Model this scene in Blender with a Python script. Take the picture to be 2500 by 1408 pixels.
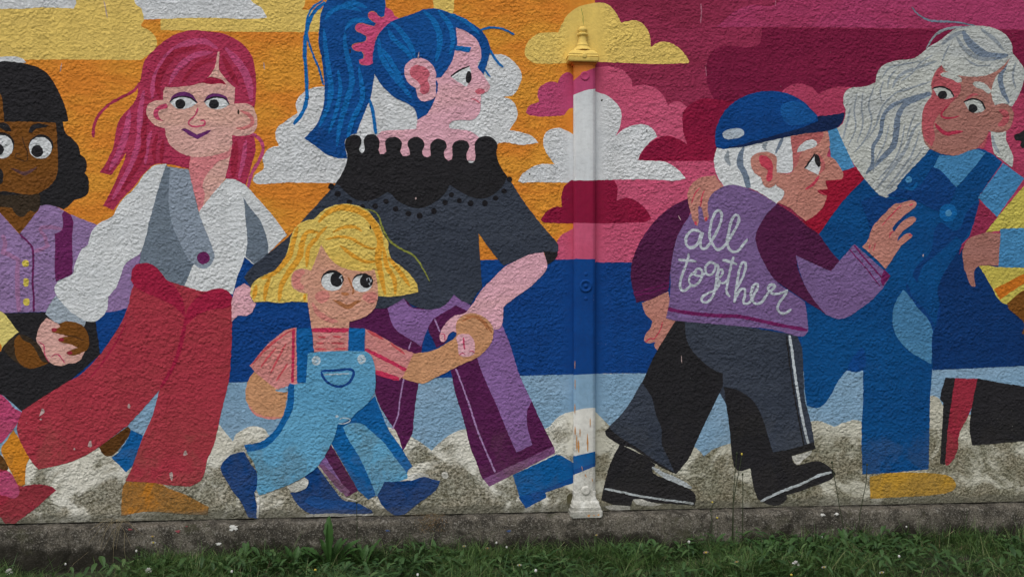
import bpy, bmesh, math, random
import numpy as np
from mathutils import Vector, noise as mnoise
from mathutils.geometry import tessellate_polygon

R = math.radians
for o in list(bpy.data.objects):
    bpy.data.objects.remove(o)
scene = bpy.context.scene
COL = scene.collection

# ------------------------------------------------------------------ camera
# u,v below are photo measurements (2500 x 1408); the wall is the plane y=0,
# the ledge at its foot is z=0, metres, camera 1.2 m above the ledge.
FPX, YAW, DIST, CAMZ = 2165.0, R(5.0), 4.76, 1.207
CX, CY = -DIST*math.sin(YAW), -DIST*math.cos(YAW)
cam = bpy.data.cameras.new('camera')
cam_o = bpy.data.objects.new('camera', cam); COL.objects.link(cam_o)
cam.sensor_width = 36.0; cam.lens = 36.0*FPX/2500.0
cam.clip_start = 0.05; cam.clip_end = 500.0
cam_o.location = (CX, CY, CAMZ)
cam_o.rotation_euler = (R(90), 0, -YAW)
scene.camera = cam_o

# ------------------------------------------------------------------ overcast sky + veiled sun
SUN_EL, SUN_AZ = R(58), R(208)          # azimuth clockwise from +Y: behind the camera, to the left
w = bpy.data.worlds.new('World'); scene.world = w; w.use_nodes = True
nt = w.node_tree; bg = nt.nodes['Background']
sky = nt.nodes.new('ShaderNodeTexSky'); sky.sky_type = 'NISHITA'; sky.sun_disc = False
sky.sun_elevation = SUN_EL; sky.sun_rotation = SUN_AZ
sky.air_density = 1.0; sky.dust_density = 4.0; sky.ozone_density = 1.0
hsv = nt.nodes.new('ShaderNodeHueSaturation'); hsv.inputs['Saturation'].default_value = 0.22
nt.links.new(sky.outputs[0], hsv.inputs['Color']); nt.links.new(hsv.outputs[0], bg.inputs['Color'])
bg.inputs['Strength'].default_value = 0.15
sl = bpy.data.lights.new('sun', 'SUN'); sl.energy = 0.85; sl.angle = R(45); sl.color = (1.0, 0.97, 0.93)
sun = bpy.data.objects.new('sun', sl); COL.objects.link(sun)
sd = Vector((math.sin(SUN_AZ)*math.cos(SUN_EL), math.cos(SUN_AZ)*math.cos(SUN_EL), math.sin(SUN_EL)))
sun.rotation_euler = (-sd).to_track_quat('-Z', 'Y').to_euler()
vs = scene.view_settings
vs.view_transform = 'Standard'; vs.look = 'None'; vs.gamma = 1.0; vs.use_curve_mapping = False
vs.exposure = -0.13
scene.render.engine = 'CYCLES'

# ------------------------------------------------------------------ helpers
rnd = random.Random(7)
FW = (math.sin(YAW), math.cos(YAW)); RT = (math.cos(YAW), -math.sin(YAW))
def at(u, v, y=0.0):
    """photo measurement -> point of the vertical plane at depth y"""
    a = (u-1250.0)/FPX; b = (704.0-v)/FPX
    dy = FW[1]+RT[1]*a; dx = FW[0]+RT[0]*a
    t = (y-CY)/dy
    return Vector((CX+dx*t, y, CAMZ+b*t))
def at_z(u, v, z):
    a = (u-1250.0)/FPX; b = (704.0-v)/FPX
    t = (z-CAMZ)/b
    return Vector((CX+(FW[0]+RT[0]*a)*t, CY+(FW[1]+RT[1]*a)*t, z))
def s2l(c):
    c /= 255.0
    return c/12.92 if c <= 0.04045 else ((c+0.055)/1.055)**2.4
def lin(rgb, k=1.0):
    return tuple(min(0.86, s2l(c)*k) for c in rgb)+(1.0,)
def tag(o, label=None, cat=None, group=None, kind=None):
    if label: o['label'] = label
    if cat: o['category'] = cat
    if group: o['group'] = group
    if kind: o['kind'] = kind
    return o
def mesh_obj(name, verts, faces, mats, midx=None, parent=None, smooth=False):
    me = bpy.data.meshes.new(name); me.from_pydata([tuple(v) for v in verts], [], faces)
    for m in (mats if isinstance(mats, (list, tuple)) else [mats]): me.materials.append(m)
    if midx is not None: me.polygons.foreach_set('material_index', midx)
    if smooth: me.polygons.foreach_set('use_smooth', [True]*len(me.polygons))
    me.update()
    o = bpy.data.objects.new(name, me); COL.objects.link(o)
    if parent: o.parent = parent
    return o

# ------------------------------------------------------------------ materials
class NG:
    def __init__(s, tree): s.t = tree
    def n(s, typ, **kw):
        nd = s.t.nodes.new(typ)
        for k, v in kw.items():
            if k.startswith('i_'):
                key = k[2:].replace('_', ' ')
                nd.inputs[int(key) if key.isdigit() else key].default_value = v
            else: setattr(nd, k, v)
        return nd
    def l(s, a, b): s.t.links.new(a, b)
    def math(s, op, a, b=None, c=None, clamp=False):
        nd = s.n('ShaderNodeMath', operation=op); nd.use_clamp = clamp
        for i, x in enumerate((a, b, c)):
            if x is None: continue
            if isinstance(x, (int, float)): nd.inputs[i].default_value = x
            else: s.l(x, nd.inputs[i])
        return nd.outputs[0]
    def ramp(s, x, a, b, to0=0.0, to1=1.0, smooth=True):
        nd = s.n('ShaderNodeMapRange'); nd.interpolation_type = 'SMOOTHSTEP' if smooth else 'LINEAR'
        for i, q in ((1, a), (2, b), (3, to0), (4, to1)): nd.inputs[i].default_value = q
        s.l(x, nd.inputs[0]); return nd.outputs[0]
    def mix(s, f, a, b, blend='MIX'):
        nd = s.n('ShaderNodeMix', data_type='RGBA', blend_type=blend)
        for i, x in ((0, f), (6, a), (7, b)):
            if isinstance(x, (int, float)): nd.inputs[i].default_value = x
            elif isinstance(x, tuple): nd.inputs[i].default_value = x
            else: s.l(x, nd.inputs[i])
        return nd.outputs[2]
    def noise(s, vec, scale, detail=2.0, rough=0.5, dist=0.0):
        nd = s.n('ShaderNodeTexNoise'); s.l(vec, nd.inputs['Vector'])
        nd.inputs['Scale'].default_value = scale; nd.inputs['Detail'].default_value = detail
        nd.inputs['Roughness'].default_value = rough; nd.inputs['Distortion'].default_value = dist
        return nd.outputs[0]

PX = at(1427, 700).x                     # axis of the iron post
def stucco_group():
    g = bpy.data.node_groups.new('stucco_paint', 'ShaderNodeTree')
    I = g.interface
    for nm, ty, dv in (('Color', 'NodeSocketColor', (.5, .5, .5, 1)), ('Second', 'NodeSocketColor', (.5, .5, .5, 1)),
                       ('Patch', 'NodeSocketFloat', 0.5), ('Dirt', 'NodeSocketFloat', 0.3), ('Relief', 'NodeSocketFloat', 1.0),
                       ('Specks', 'NodeSocketFloat', 0.3)):
        sk = I.new_socket(nm, in_out='INPUT', socket_type=ty); sk.default_value = dv
    I.new_socket('Shader', in_out='OUTPUT', socket_type='NodeSocketShader')
    q = NG(g); gi = g.nodes.new('NodeGroupInput'); go = g.nodes.new('NodeGroupOutput')
    tc = q.n('ShaderNodeTexCoord'); sep = q.n('ShaderNodeSeparateXYZ'); q.l(tc.outputs['Object'], sep.inputs[0])
    X, Z = sep.outputs[0], sep.outputs[2]
    cb = q.n('ShaderNodeCombineXYZ'); q.l(X, cb.inputs[0]); q.l(Z, cb.inputs[1]); P = cb.outputs[0]
    # trowelled relief: torn plateaus, flatter strips left and right of the post
    wob = q.noise(P, 9.0, 2.0)
    sq = q.n('ShaderNodeMapping'); sq.inputs['Scale'].default_value = (0.95, 1.05, 1.0); q.l(P, sq.inputs[0])
    n1 = q.noise(sq.outputs[0], 50.0, 2.2, 0.5, 0.25)
    n2 = q.noise(sq.outputs[0], 88.0, 1.5, 0.5, 0.2)
    n3 = q.noise(P, 210.0, 2.0, 0.6)
    wv = q.n('ShaderNodeTexNoise'); q.l(P, wv.inputs['Vector']); wv.inputs['Scale'].default_value = 52.0; wv.inputs['Detail'].default_value = 2.0
    wm = q.n('ShaderNodeVectorMath', operation='MULTIPLY_ADD'); q.l(wv.outputs['Color'], wm.inputs[0]); wm.inputs[1].default_value = (0.024, 0.019, 0.0); q.l(P, wm.inputs[2])
    vd = q.n('ShaderNodeTexVoronoi'); vd.feature = 'SMOOTH_F1'; vd.voronoi_dimensions = '2D'; q.l(wm.outputs[0], vd.inputs['Vector'])
    vd.inputs['Scale'].default_value = 55.0; vd.inputs['Smoothness'].default_value = 0.35
    dome = q.math('SUBTRACT', 1.0, vd.outputs['Distance'])
    gate = q.ramp(q.noise(P, 17.0, 2.0), 0.38, 0.60, 0.35, 1.0)
    gate = q.math('MULTIPLY', gate, q.ramp(q.noise(P, 1.7, 3.0, 0.6), 0.36, 0.62, 0.62, 1.2))
    plate = q.ramp(n1, 0.50, 0.57)
    h = q.math('MULTIPLY', q.math('MULTIPLY', dome, 0.95), gate)
    h = q.math('MULTIPLY_ADD', plate, 0.24, h)
    h = q.math('MULTIPLY_ADD', q.ramp(n2, 0.54, 0.62), 0.20, h)
    dx = q.math('ABSOLUTE', q.math('SUBTRACT', X, PX))
    dx = q.math('MULTIPLY_ADD', q.math('SUBTRACT', wob, 0.5), -0.08, dx)
    flat = q.ramp(dx, 0.075, 0.15, 0.12, 1.0)
    h = q.math('MULTIPLY', h, flat)
    h = q.math('MULTIPLY_ADD', n3, 0.07, h)
    h = q.math('MULTIPLY', h, gi.outputs['Relief'])
    bump = q.n('ShaderNodeBump'); bump.inputs['Strength'].default_value = 0.95; bump.inputs['Distance'].default_value = 0.0066
    q.l(h, bump.inputs['Height'])
    # pigment
    big = q.n('ShaderNodeMapping'); big.inputs['Scale'].default_value = (0.55, 1.6, 1.0); q.l(P, big.inputs[0])
    pn = q.noise(big.outputs[0], 2.6, 4.0, 0.6)
    c = q.mix(q.math('MULTIPLY', q.ramp(pn, 0.4, 0.64), gi.outputs['Patch']), gi.outputs['Color'], gi.outputs['Second'])
    br = q.noise(P, 26.0, 4.0, 0.65)
    c = q.mix(1.0, c, q.mix(br, (0.86, 0.86, 0.86, 1), (1.12, 1.12, 1.12, 1)), 'MULTIPLY')
    pit = q.ramp(n1, 0.50, 0.34)
    c = q.mix(q.math('MULTIPLY', pit, 0.07), c, (0.04, 0.035, 0.03, 1))
    # grey soot blots
    soot = q.math('MULTIPLY', q.ramp(q.noise(P, 4.2, 6.0, 0.7), 0.60, 0.78), q.ramp(q.noise(P, 60.0, 3.0, 0.6), 0.42, 0.62))
    c = q.mix(q.math('MULTIPLY', soot, gi.outputs['Dirt']), c, (0.12, 0.11, 0.10, 1))
    # rain streaks and roller passes
    st = q.n('ShaderNodeMapping'); st.inputs['Scale'].default_value = (13.0, 0.8, 1.0); q.l(P, st.inputs[0])
    c = q.mix(1.0, c, q.mix(q.ramp(q.noise(st.outputs[0], 1.0, 5.0, 0.6), 0.3, 0.7), (0.94, 0.935, 0.93, 1), (1.05, 1.05, 1.05, 1)), 'MULTIPLY')
    # algae and splash dirt that creeps up from the ledge, caught in the pits of the render
    low = q.ramp(Z, 0.60, 0.06, smooth=False)
    blot = q.noise(P, 5.2, 4.0, 0.6, 0.8)
    al = q.math('MULTIPLY_ADD', low, 0.22, blot)
    msk = q.math('MULTIPLY', q.ramp(al, 0.56, 0.71), q.ramp(Z, 0.62, 0.45))
    msk = q.math('MULTIPLY', msk, gi.outputs['Dirt'])
    c = q.mix(q.math('MULTIPLY', msk, 0.62), c, q.mix(q.ramp(q.noise(P, 7.0, 3.0), 0.42, 0.6), (0.165, 0.155, 0.085, 1), (0.22, 0.18, 0.10, 1)))
    pits = q.ramp(q.math('MULTIPLY_ADD', q.noise(P, 62.0, 4.0, 0.7, 0.5), 0.55, q.math('MULTIPLY', n2, 0.45)), 0.535, 0.43)
    c = q.mix(q.math('MULTIPLY', q.math('MULTIPLY', msk, pits), 0.72), c, (0.066, 0.058, 0.030, 1))
    deep = q.math('MULTIPLY', q.ramp(al, 0.66, 0.82), q.math('MULTIPLY', gi.outputs['Dirt'], q.ramp(q.noise(P, 30.0, 5.0, 0.75, 0.8), 0.48, 0.62)))
    deep = q.math('MULTIPLY', deep, q.ramp(Z, 0.55, 0.25, 0.0, 0.75))
    c = q.mix(deep, c, (0.085, 0.074, 0.036, 1))
    zs = q.math('MULTIPLY_ADD', q.noise(P, 5.0, 4.0, 0.6), -0.075, Z)
    seam = q.math('MULTIPLY', q.ramp(zs, 0.022, -0.008), 0.66)
    seam = q.math('MULTIPLY', seam, q.math('GREATER_THAN', Z, -0.004))
    seam = q.math('MULTIPLY', seam, q.math('MULTIPLY', gi.outputs['Dirt'], 2.0, clamp=True))
    c = q.mix(seam, c, q.mix(q.noise(P, 30.0, 3.0, 0.7), (0.06, 0.06, 0.04, 1), (0.18, 0.175, 0.14, 1)))
    # chipped specks
    vo = q.n('ShaderNodeTexVoronoi'); vo.inputs['Scale'].default_value = 46.0; q.l(P, vo.inputs['Vector'])
    sp = q.math('LESS_THAN', vo.outputs['Distance'], q.math('MULTIPLY_ADD', q.noise(P, 3.3, 4.0, 0.7), 0.62, -0.30))
    sp = q.math('MULTIPLY', sp, q.math('GREATER_THAN', vo.outputs['Color'], 0.55))
    c = q.mix(q.math('MULTIPLY', sp, gi.outputs['Specks']), c, (0.62, 0.61, 0.58, 1))
    b = q.n('ShaderNodeBsdfPrincipled'); b.inputs['Roughness'].default_value = 0.7
    b.inputs['Specular IOR Level'].default_value = 0.06
    q.l(c, b.inputs['Base Color']); q.l(bump.outputs[0], b.inputs['Normal'])
    q.l(b.outputs[0], go.inputs[0])
    return g
SG = stucco_group()
ALB = 1.32                               # display value of the photo -> paint albedo
# name: (photo colour, second colour or None, patchiness, dirt, specks)
PAL = {
 'white': ((202,205,207), (186,190,194), .5, .55, 0), 'cloudwhite': ((200,202,204), (184,188,192), .5, .75, 0),
 'lowwhite': ((204,202,192), (194,190,176), .6, 1.0, 0), 'dimwhite': ((178,181,176), (160,165,168), .6, .35, 0),  # right figure's white hair and eyes, darkened here for the dimmer light there
 'smear': ((205,204,198), None, .3, 0.35, 0),
 'yellow': ((212,182,98), (204,176,100), .5, .3, .1), 'orange': ((204,124,46), (206,140,52), 1, .25, .12),
 'orangetop': ((200,118,54), (196,112,50), 1, .25, .1), 'amber': ((204,148,66), (202,138,62), 1, .3, .1),
 'wine': ((140,46,76), (128,40,66), 1, .2, .25), 'darkwine': ((112,26,58), (120,30,62), .8, .2, .35),
 'mauve': ((158,58,98), (150,52,86), .8, .2, .2), 'pink': ((184,78,108), (186,84,114), .8, .2, .1),
 'rose': ((166,62,92), (152,52,80), .8, .2, .1), 'magcloud': ((170,64,102), (174,72,112), .8, 0.15, .1),
 'crimson': ((132,24,56), (120,22,54), .8, .2, .15), 'sea': ((20,70,140), (20,64,130), .8, 0.1, .35),
 'water': ((120,152,178), (130,158,182), .8, 0.15, 0), 'navy': ((18,54,108), (18,58,114), .8, .2, .1),
 'black': ((38,37,40), (34,34,36), .5, 0.03, .25), 'char': ((52,58,70), (60,66,78), .8, 0.06, .1), 'bead': ((30,29,33), None, .3, .1, 0),
 'brown': ((112,70,28), (104,64,30), .6, .2, .1), 'dkbrown': ((56,46,36), None, .4, .1, .1), 'brownline': ((74,48,28), None, .4, .1, 0),
 'brownlip': ((88,60,60), None, .4, .1, 0), 'ankle': ((86,54,24), None, .4, .3, 0),
 'lilac': ((138,112,156), (130,106,146), .7, .2, .05), 'plum': ((100,36,86), (92,32,78), .6, .2, .05),
 'stitch': ((152,108,148), None, .4, .1, 0), 'button': ((204,184,84), None, .4, .2, 0),
 'skinp': ((203,158,150), (204,160,144), .7, .2, 0), 'skinpsh': ((200,120,126), (202,130,130), .6, .1, 0), 'skinline': ((188,72,104), None, .4, .1, 0),
 'skinear': ((200,118,118), None, .4, .1, 0),
 'redhair': ((164,52,82), (152,44,72), .9, .2, .1), 'maghair': ((178,72,112), (176,78,118), .6, .1, .05), 'dkhair': ((148,38,62), None, .5, .1, 0),
 'vest': ((100,112,126), (108,120,132), .7, .25, 0), 'lapel': ((134,145,160), (126,138,152), .7, .25, 0), 'cuff': ((152,163,174), None, .5, .2, 0),
 'red': ((158,52,66), (152,56,64), .9, 0.18, .45), 'dkred': ((152,32,62), (142,30,58), .6, .2, .1), 'lid': ((96,42,98), None, .4, .1, 0),
 'ochre': ((180,114,34), (166,110,40), .9, 0.6, 0), 'orangeboot': ((196,126,38), (188,116,36), .8, .4, .05),
 'bluehair': ((22,84,156), (20,74,142), .9, .2, .1), 'bluelight': ((22,112,186), (24,104,176), .7, .1, 0), 'scrunch': ((190,70,112), (198,82,120), .7, .2, .05),
 'facepink': ((208,158,172), (208,160,166), .7, .2, .03), 'earpink': ((194,98,114), None, .5, .1, 0),
 'pantlil': ((130,96,150), (122,90,140), .8, 0.12, .05), 'pantdk': ((82,30,74), (76,30,66), .7, 0.1, .1), 'hemlil': ((122,80,122), (108,66,104), .9, 0.3, 0), 'seam': ((156,124,168), None, .5, .2, 0),
 'shoeblue': ((16,96,164), (18,90,152), .8, 0.1, .05), 'shoenavy': ((20,70,134), (18,62,120), .8, 0.15, .1), 'soledk': ((18,80,150), None, .6, 0.1, 0),
 'blond': ((210,184,98), (206,174,84), .8, .2, .03), 'blonddk': ((214,152,54), (208,144,48), .6, .15, 0), 'wispgreen': ((128,132,62), None, .5, .1, 0),
 'tan': ((198,146,126), (194,144,116), .7, .2, .03), 'tanpink': ((198,126,118), None, .6, .1, 0), 'tanarm': ((190,140,104), (186,134,96), .8, .2, .03), 'tandk': ((166,108,72), None, .6, .1, 0),
 'tee': ((196,130,130), (194,126,118), .7, .2, .03), 'teered': ((190,52,86), None, .5, .1, 0), 'teedash': ((196,82,90), None, .5, .1, 0),
 'denim': ((94,154,188), (84,146,184), .8, 0.32, .05), 'denimdk': ((22,104,172), (20,94,160), .8, 0.15, .05), 'pocketline': ((30,76,148), None, .5, .1, 0), 'butwhite': ((176,192,202), None, .5, .1, 0),
 'cap': ((18,74,144), (18,66,130), .8, .2, .05), 'caplight': ((26,92,160), (26,82,150), .7, .2, 0), 'brim': ((26,44,84), None, .5, .1, .05), 'capoval': ((168,180,192), None, .5, .1, 0),
 'hairgrey': ((104,118,136), (114,126,142), .6, .1, 0), 'hairgrey2': ((140,148,156), None, .6, .1, 0),
 'skinm': ((180,124,112), (174,116,104), .8, .2, .03), 'skinmred': ((170,92,92), (172,98,98), .7, .1, 0), 'earred': ((190,66,86), None, .6, .1, 0),
 'jacket': ((116,92,138), (110,86,130), .8, .2, .08), 'sleeve': ((78,30,66), (70,28,60), .7, .2, .1), 'hemline': ((106,32,86), None, .5, .1, 0), 'letter': ((178,184,192), (164,170,180), .8, .1, 0),
 'stripe': ((182,190,196), None, .6, .3, 0), 'scarf': ((148,24,50), (138,22,46), .7, .1, .05),
 'skinw': ((156,108,100), (150,102,92), .8, .2, .03), 'skinwred': ((168,82,90), (160,78,84), .7, .1, .03), 'lipw': ((166,50,74), None, .5, .1, 0),
 'overall': ((16,80,140), (16,72,130), .8, 0.12, .1), 'shirtblue': ((70,130,174), (62,120,166), .7, .2, .05), 'hip': ((72,124,162), (64,114,154), .7, .25, .03),
 'mustard': ((186,174,82), (180,164,76), .7, .3, .03), 'yellowshoe': ((180,138,50), (170,130,50), .8, 0.35, 0), 'bootred': ((144,44,60), (134,38,54), .8, 0.12, 0),
 'orangestripe': ((190,108,34), None, .5, .2, 0), 'pale': ((206,190,112), None, .5, .3, 0), 'hole': ((40,36,28), None, .5, .8, 0), 'chip': ((172,150,148), None, .5, .2, 0),
 'bibnavy': ((18,62,122), (20,68,130), .9, .15, .1), 'blotw': ((205,204,200), None, .3, 0, 0), 'blotr': ((134,70,76), None, .3, 0, 0), 'blotb': ((70,92,136), None, .3, 0, 0),
 'lowgrey': ((184,182,168), (172,168,152), .6, 1.0, 0), 'scratch': ((168,104,124), None, .5, 0, 0),
 'rust': ((186,136,84), (166,118,72), .9, 0, 0),
}
MATS = {}
def paint(name, relief=1.0):
    key = (name, relief)
    if key in MATS: return MATS[key]
    c, c2, patch, dirt, sp = PAL[name]
    k = ALB*(0.80 if c[2] > 1.5*c[0] and c[2] > 1.35*c[1] else 1.0)
    m = bpy.data.materials.new('paint_'+name); m.use_nodes = True
    t = m.node_tree; t.nodes.clear()
    g = t.nodes.new('ShaderNodeGroup'); g.node_tree = SG
    out = t.nodes.new('ShaderNodeOutputMaterial'); t.links.new(g.outputs[0], out.inputs[0])
    g.inputs['Color'].default_value = lin(c, k)
    g.inputs['Second'].default_value = lin(c2 if c2 else tuple(x*0.9 for x in c), k)
    for k, v in (('Patch', patch), ('Dirt', dirt), ('Relief', relief), ('Specks', sp)): g.inputs[k].default_value = v
    MATS[key] = m; return m
# ------------------------------------------------------------------ the mural: every painted patch is a coat of paint on the wall
CROP = {'A':(0,0,3.52),'B':(200,50,2.816),'C':(700,0,3.52),'D':(950,0,3.52),'E':(0,400,3.52),'F':(300,400,3.52),
 'G':(0,750,3.52),'H':(250,750,3.52),'I':(0,1000,3.52),'J':(250,1000,3.52),'K':(550,450,2.816),'L':(650,560,5.866),
 'M':(780,320,2.816),'N':(900,550,2.816),'O':(530,850,2.816),'P':(900,900,2.816),'Q':(1250,0,3.129),'S':(1500,0,3.128),
 'T':(1700,200,3.52),'U':(2000,0,2.816),'V':(2150,100,4.023),'W':(1500,400,2.816),'X':(1900,400,3.52),'Y':(2150,350,2.817),
 'Z':(1440,750,2.656),'a':(1900,700,2.56),'0':(0,0,1.0)}
LAY = 0.00012
HX0, HY0, HC = -1400, -700, 8
HMAP = np.zeros((280, 660), dtype=np.int32)
def wobble(x, y):
    a = mnoise.noise(Vector((x/7.0, y/7.0, 0.3)))+0.6*mnoise.noise(Vector((x/3.1, y/3.1, 4.1)))
    b = mnoise.noise(Vector((x/7.0, y/7.0, 9.3)))+0.6*mnoise.noise(Vector((x/3.1, y/3.1, 14.1)))
    return x+1.25*a, y+1.25*b
def herm(p0, p1, m0, m1, n):
    out = []
    for i in range(n):
        t = i/n; t2 = t*t; t3 = t2*t
        h = (2*t3-3*t2+1, t3-2*t2+t, -2*t3+3*t2, t3-t2)
        out.append((h[0]*p0[0]+h[1]*m0[0]+h[2]*p1[0]+h[3]*m1[0], h[0]*p0[1]+h[1]*m0[1]+h[2]*p1[1]+h[3]*m1[1]))
    return out
def curve(pts, corner, closed, step=5.0):
    n = len(pts); out = []
    def unit(a, b):
        dx, dy = b[0]-a[0], b[1]-a[1]; L = math.hypot(dx, dy) or 1.0
        return dx/L, dy/L
    for i in range(n if closed else n-1):
        a, b = pts[i], pts[(i+1) % n]
        L = math.hypot(b[0]-a[0], b[1]-a[1])
        if L < 1e-6: continue
        sdir = unit(a, b)
        ta = sdir if corner[i] or (not closed and i == 0) else unit(pts[i-1], b)
        j = (i+1) % n
        tb = sdir if corner[j] or (not closed and j == n-1) else unit(a, pts[(j+1) % n])
        out += herm(a, b, (ta[0]*L, ta[1]*L), (tb[0]*L, tb[1]*L), max(1, int(L/step)) if L < 900 else 6)
    if not closed: out.append(pts[-1])
    return out
def read(crop, txt):
    x0, y0, k = CROP[crop]; pts = []; cor = []
    for w_ in txt.split():
        c = w_.endswith('c'); x, y = w_.rstrip('c').split(',')
        pts.append((x0+float(x)/k, y0+float(y)/k)); cor.append(c)
    return pts, cor
def layer_for(poly):
    a = np.array(poly); x = (a[:, 0]-HX0)/HC; y = (a[:, 1]-HY0)/HC
    x = np.clip(x, 0, HMAP.shape[1]-1.01); y = np.clip(y, 0, HMAP.shape[0]-1.01)
    i0, i1, j0, j1 = int(x.min()), int(x.max())+1, int(y.min()), int(y.max())+1
    gx, gy = np.meshgrid(np.arange(i0, i1+1)+.5, np.arange(j0, j1+1)+.5)
    ins = np.zeros(gx.shape, bool); n = len(x)
    for k in range(n):
        xa, ya, xb, yb = x[k], y[k], x[(k+1) % n], y[(k+1) % n]
        if ya == yb: continue
        cond = ((ya > gy) != (yb > gy)) & (gx < (xb-xa)*(gy-ya)/(yb-ya)+xa)
        ins ^= cond
    ins[np.clip(y.astype(int)-j0, 0, ins.shape[0]-1), np.clip(x.astype(int)-i0, 0, ins.shape[1]-1)] = True
    d = ins.copy()
    d[1:] |= ins[:-1]; d[:-1] |= ins[1:]; d[:, 1:] |= ins[:, :-1]; d[:, :-1] |= ins[:, 1:]
    i1 = min(i1, HMAP.shape[1]-1); j1 = min(j1, HMAP.shape[0]-1)
    d = d[:j1-j0+1, :i1-i0+1]
    sub = HMAP[j0:j1+1, i0:i1+1]
    lay = int(sub[d].max())+1 if d.any() else 1
    sub[d] = lay
    return lay
class Coat:
    def __init__(s, name): s.name, s.v, s.f, s.mi, s.mats = name, [], [], [], []
    def mat(s, m):
        if m not in s.mats: s.mats.append(m)
        return s.mats.index(m)
    def fill(s, poly, m, lay):
        poly = [wobble(*p) for p in poly]
        b = len(s.v); k = s.mat(m)
        co = []
        for u, v in poly:
            p = at(u, v); p.z = max(p.z, 0.0065+0.004*mnoise.noise(Vector((p.x*30, 0, 2)))); p.y = -LAY*lay; co.append(p)
        for t in tessellate_polygon([[Vector((p.x, p.z, 0)) for p in co]]):
            a, c, d = (co[i] for i in t)
            if (c.x-a.x)*(d.z-a.z)-(c.z-a.z)*(d.x-a.x) < 0: t = (t[0], t[2], t[1])
            s.f.append(tuple(b+i for i in t)); s.mi.append(k)
        s.v += co
    def stroke(s, line, wd, m, lay, taper):
        b = len(s.v); k = s.mat(m); n = len(line)
        if n < 2: return
        ring = []
        for i, (x, y) in enumerate(line):
            x0, y0 = line[max(0, i-1)]; x1, y1 = line[min(n-1, i+1)]
            dx, dy = x1-x0, y1-y0; L = math.hypot(dx, dy) or 1.0
            nx, ny = -dy/L, dx/L
            ww = wd*0.5*(1+0.22*mnoise.noise(Vector((x/9, y/9, 7.7))))
            e = min(i, n-1-i)*4.0/max(wd, 1.0)
            ww *= 0.55+0.45*min(1.0, e+0.15)
            if taper: ww *= 0.35+0.65*math.sin(math.pi*min(1, max(0, (i+0.3)/(n-0.4))))**0.6
            ring.append(((x+nx*ww, y+ny*ww), (x-nx*ww, y-ny*ww)))
        for i, (p, q) in enumerate(ring):
            for r_ in (p, q):
                r_ = wobble(*r_); c = at(*r_); c.z = max(c.z, 0.0065); c.y = -LAY*lay-0.00005*i/n; s.v.append(c)
        for i in range(n-1):
            a = b+2*i; s.f.append((a, a+1, a+3, a+2)); s.mi.append(k)
    def build(s, parent):
        o = mesh_obj(s.name, s.v, s.f, s.mats, s.mi, parent)
        return o
ALLCOATS = []
def mural(name, label, block, wall, relief=1.0):
    """name = the painted element (a part of the wall); lines: part;colour;crop;kind;points"""
    main = Coat(name); parts = {}; order = []
    for line in block.strip().splitlines():
        line = line.strip()
        if not line or line.startswith('#'): continue
        part, colr, crop, kind, txt = [x.strip() for x in line.split(';')]
        if part in ('', '-'): coat = main
        else:
            if part not in parts: parts[part] = Coat(part.split('#')[0]); order.append(part)
            coat = parts[part]
        m = paint(colr, relief)
        if kind[0] == 'f':
            p, c = read(crop, txt); poly = curve(p, c, True); coat.fill(poly, m, layer_for(poly))
        elif kind[0] == 's':
            p, c = read(crop, txt); ln = curve(p, c, False, 4.0); wd = float(kind[1:].rstrip('t'))
            pad = [(x+wd*.5, y) for x, y in ln]+[(x-wd*.5, y) for x, y in reversed(ln)]
            coat.stroke(ln, wd, m, layer_for(pad), kind.endswith('t'))
        elif kind[0] == 'e':
            x0, y0, k = CROP[crop]
            for e in txt.split():
                q = [float(z) for z in e.split(',')]
                rot = R(q[4]) if len(q) > 4 else 0.0; poly = []
                pw = 0.8 if kind == 'er' else 1.0
                N = max(12, int(2*math.pi*max(q[2], q[3])/k/4))
                for i in range(N):
                    t = 2*math.pi*i/N; cc, ss = math.cos(t), math.sin(t)
                    ex = q[2]*math.copysign(abs(cc)**pw, cc); ey = q[3]*math.copysign(abs(ss)**pw, ss)
                    poly.append((x0+(q[0]+ex*math.cos(rot)-ey*math.sin(rot))/k, y0+(q[1]+ex*math.sin(rot)+ey*math.cos(rot))/k))
                coat.fill(poly, m, layer_for(poly))
    if not main.v and order:                 # the first part stands for the whole
        main = parts.pop(order.pop(0)); main.name = name
    o = main.build(wall); o['label'] = label
    for k in order: parts[k].build(o)
    return o

# the wall itself: rendered masonry, 30 cm thick, resting on the plinth
XL, XR, ZT = -6.2, 6.6, 3.3
def box_mesh(x0, x1, y0, y1, z0, z1):
    v = [(x0,y0,z0),(x1,y0,z0),(x1,y1,z0),(x0,y1,z0),(x0,y0,z1),(x1,y0,z1),(x1,y1,z1),(x0,y1,z1)]
    return v, [(0,1,5,4),(1,2,6,5),(2,3,7,6),(3,0,4,7),(4,5,6,7),(3,2,1,0)]
v_, f_ = box_mesh(XL, XR, 0.0, 0.3, 0.005, ZT)
wall = mesh_obj('mural_wall', v_, f_, paint('lowwhite'))
tag(wall, 'rough rendered wall covered by a colourful mural of people walking hand in hand', 'wall')
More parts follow.
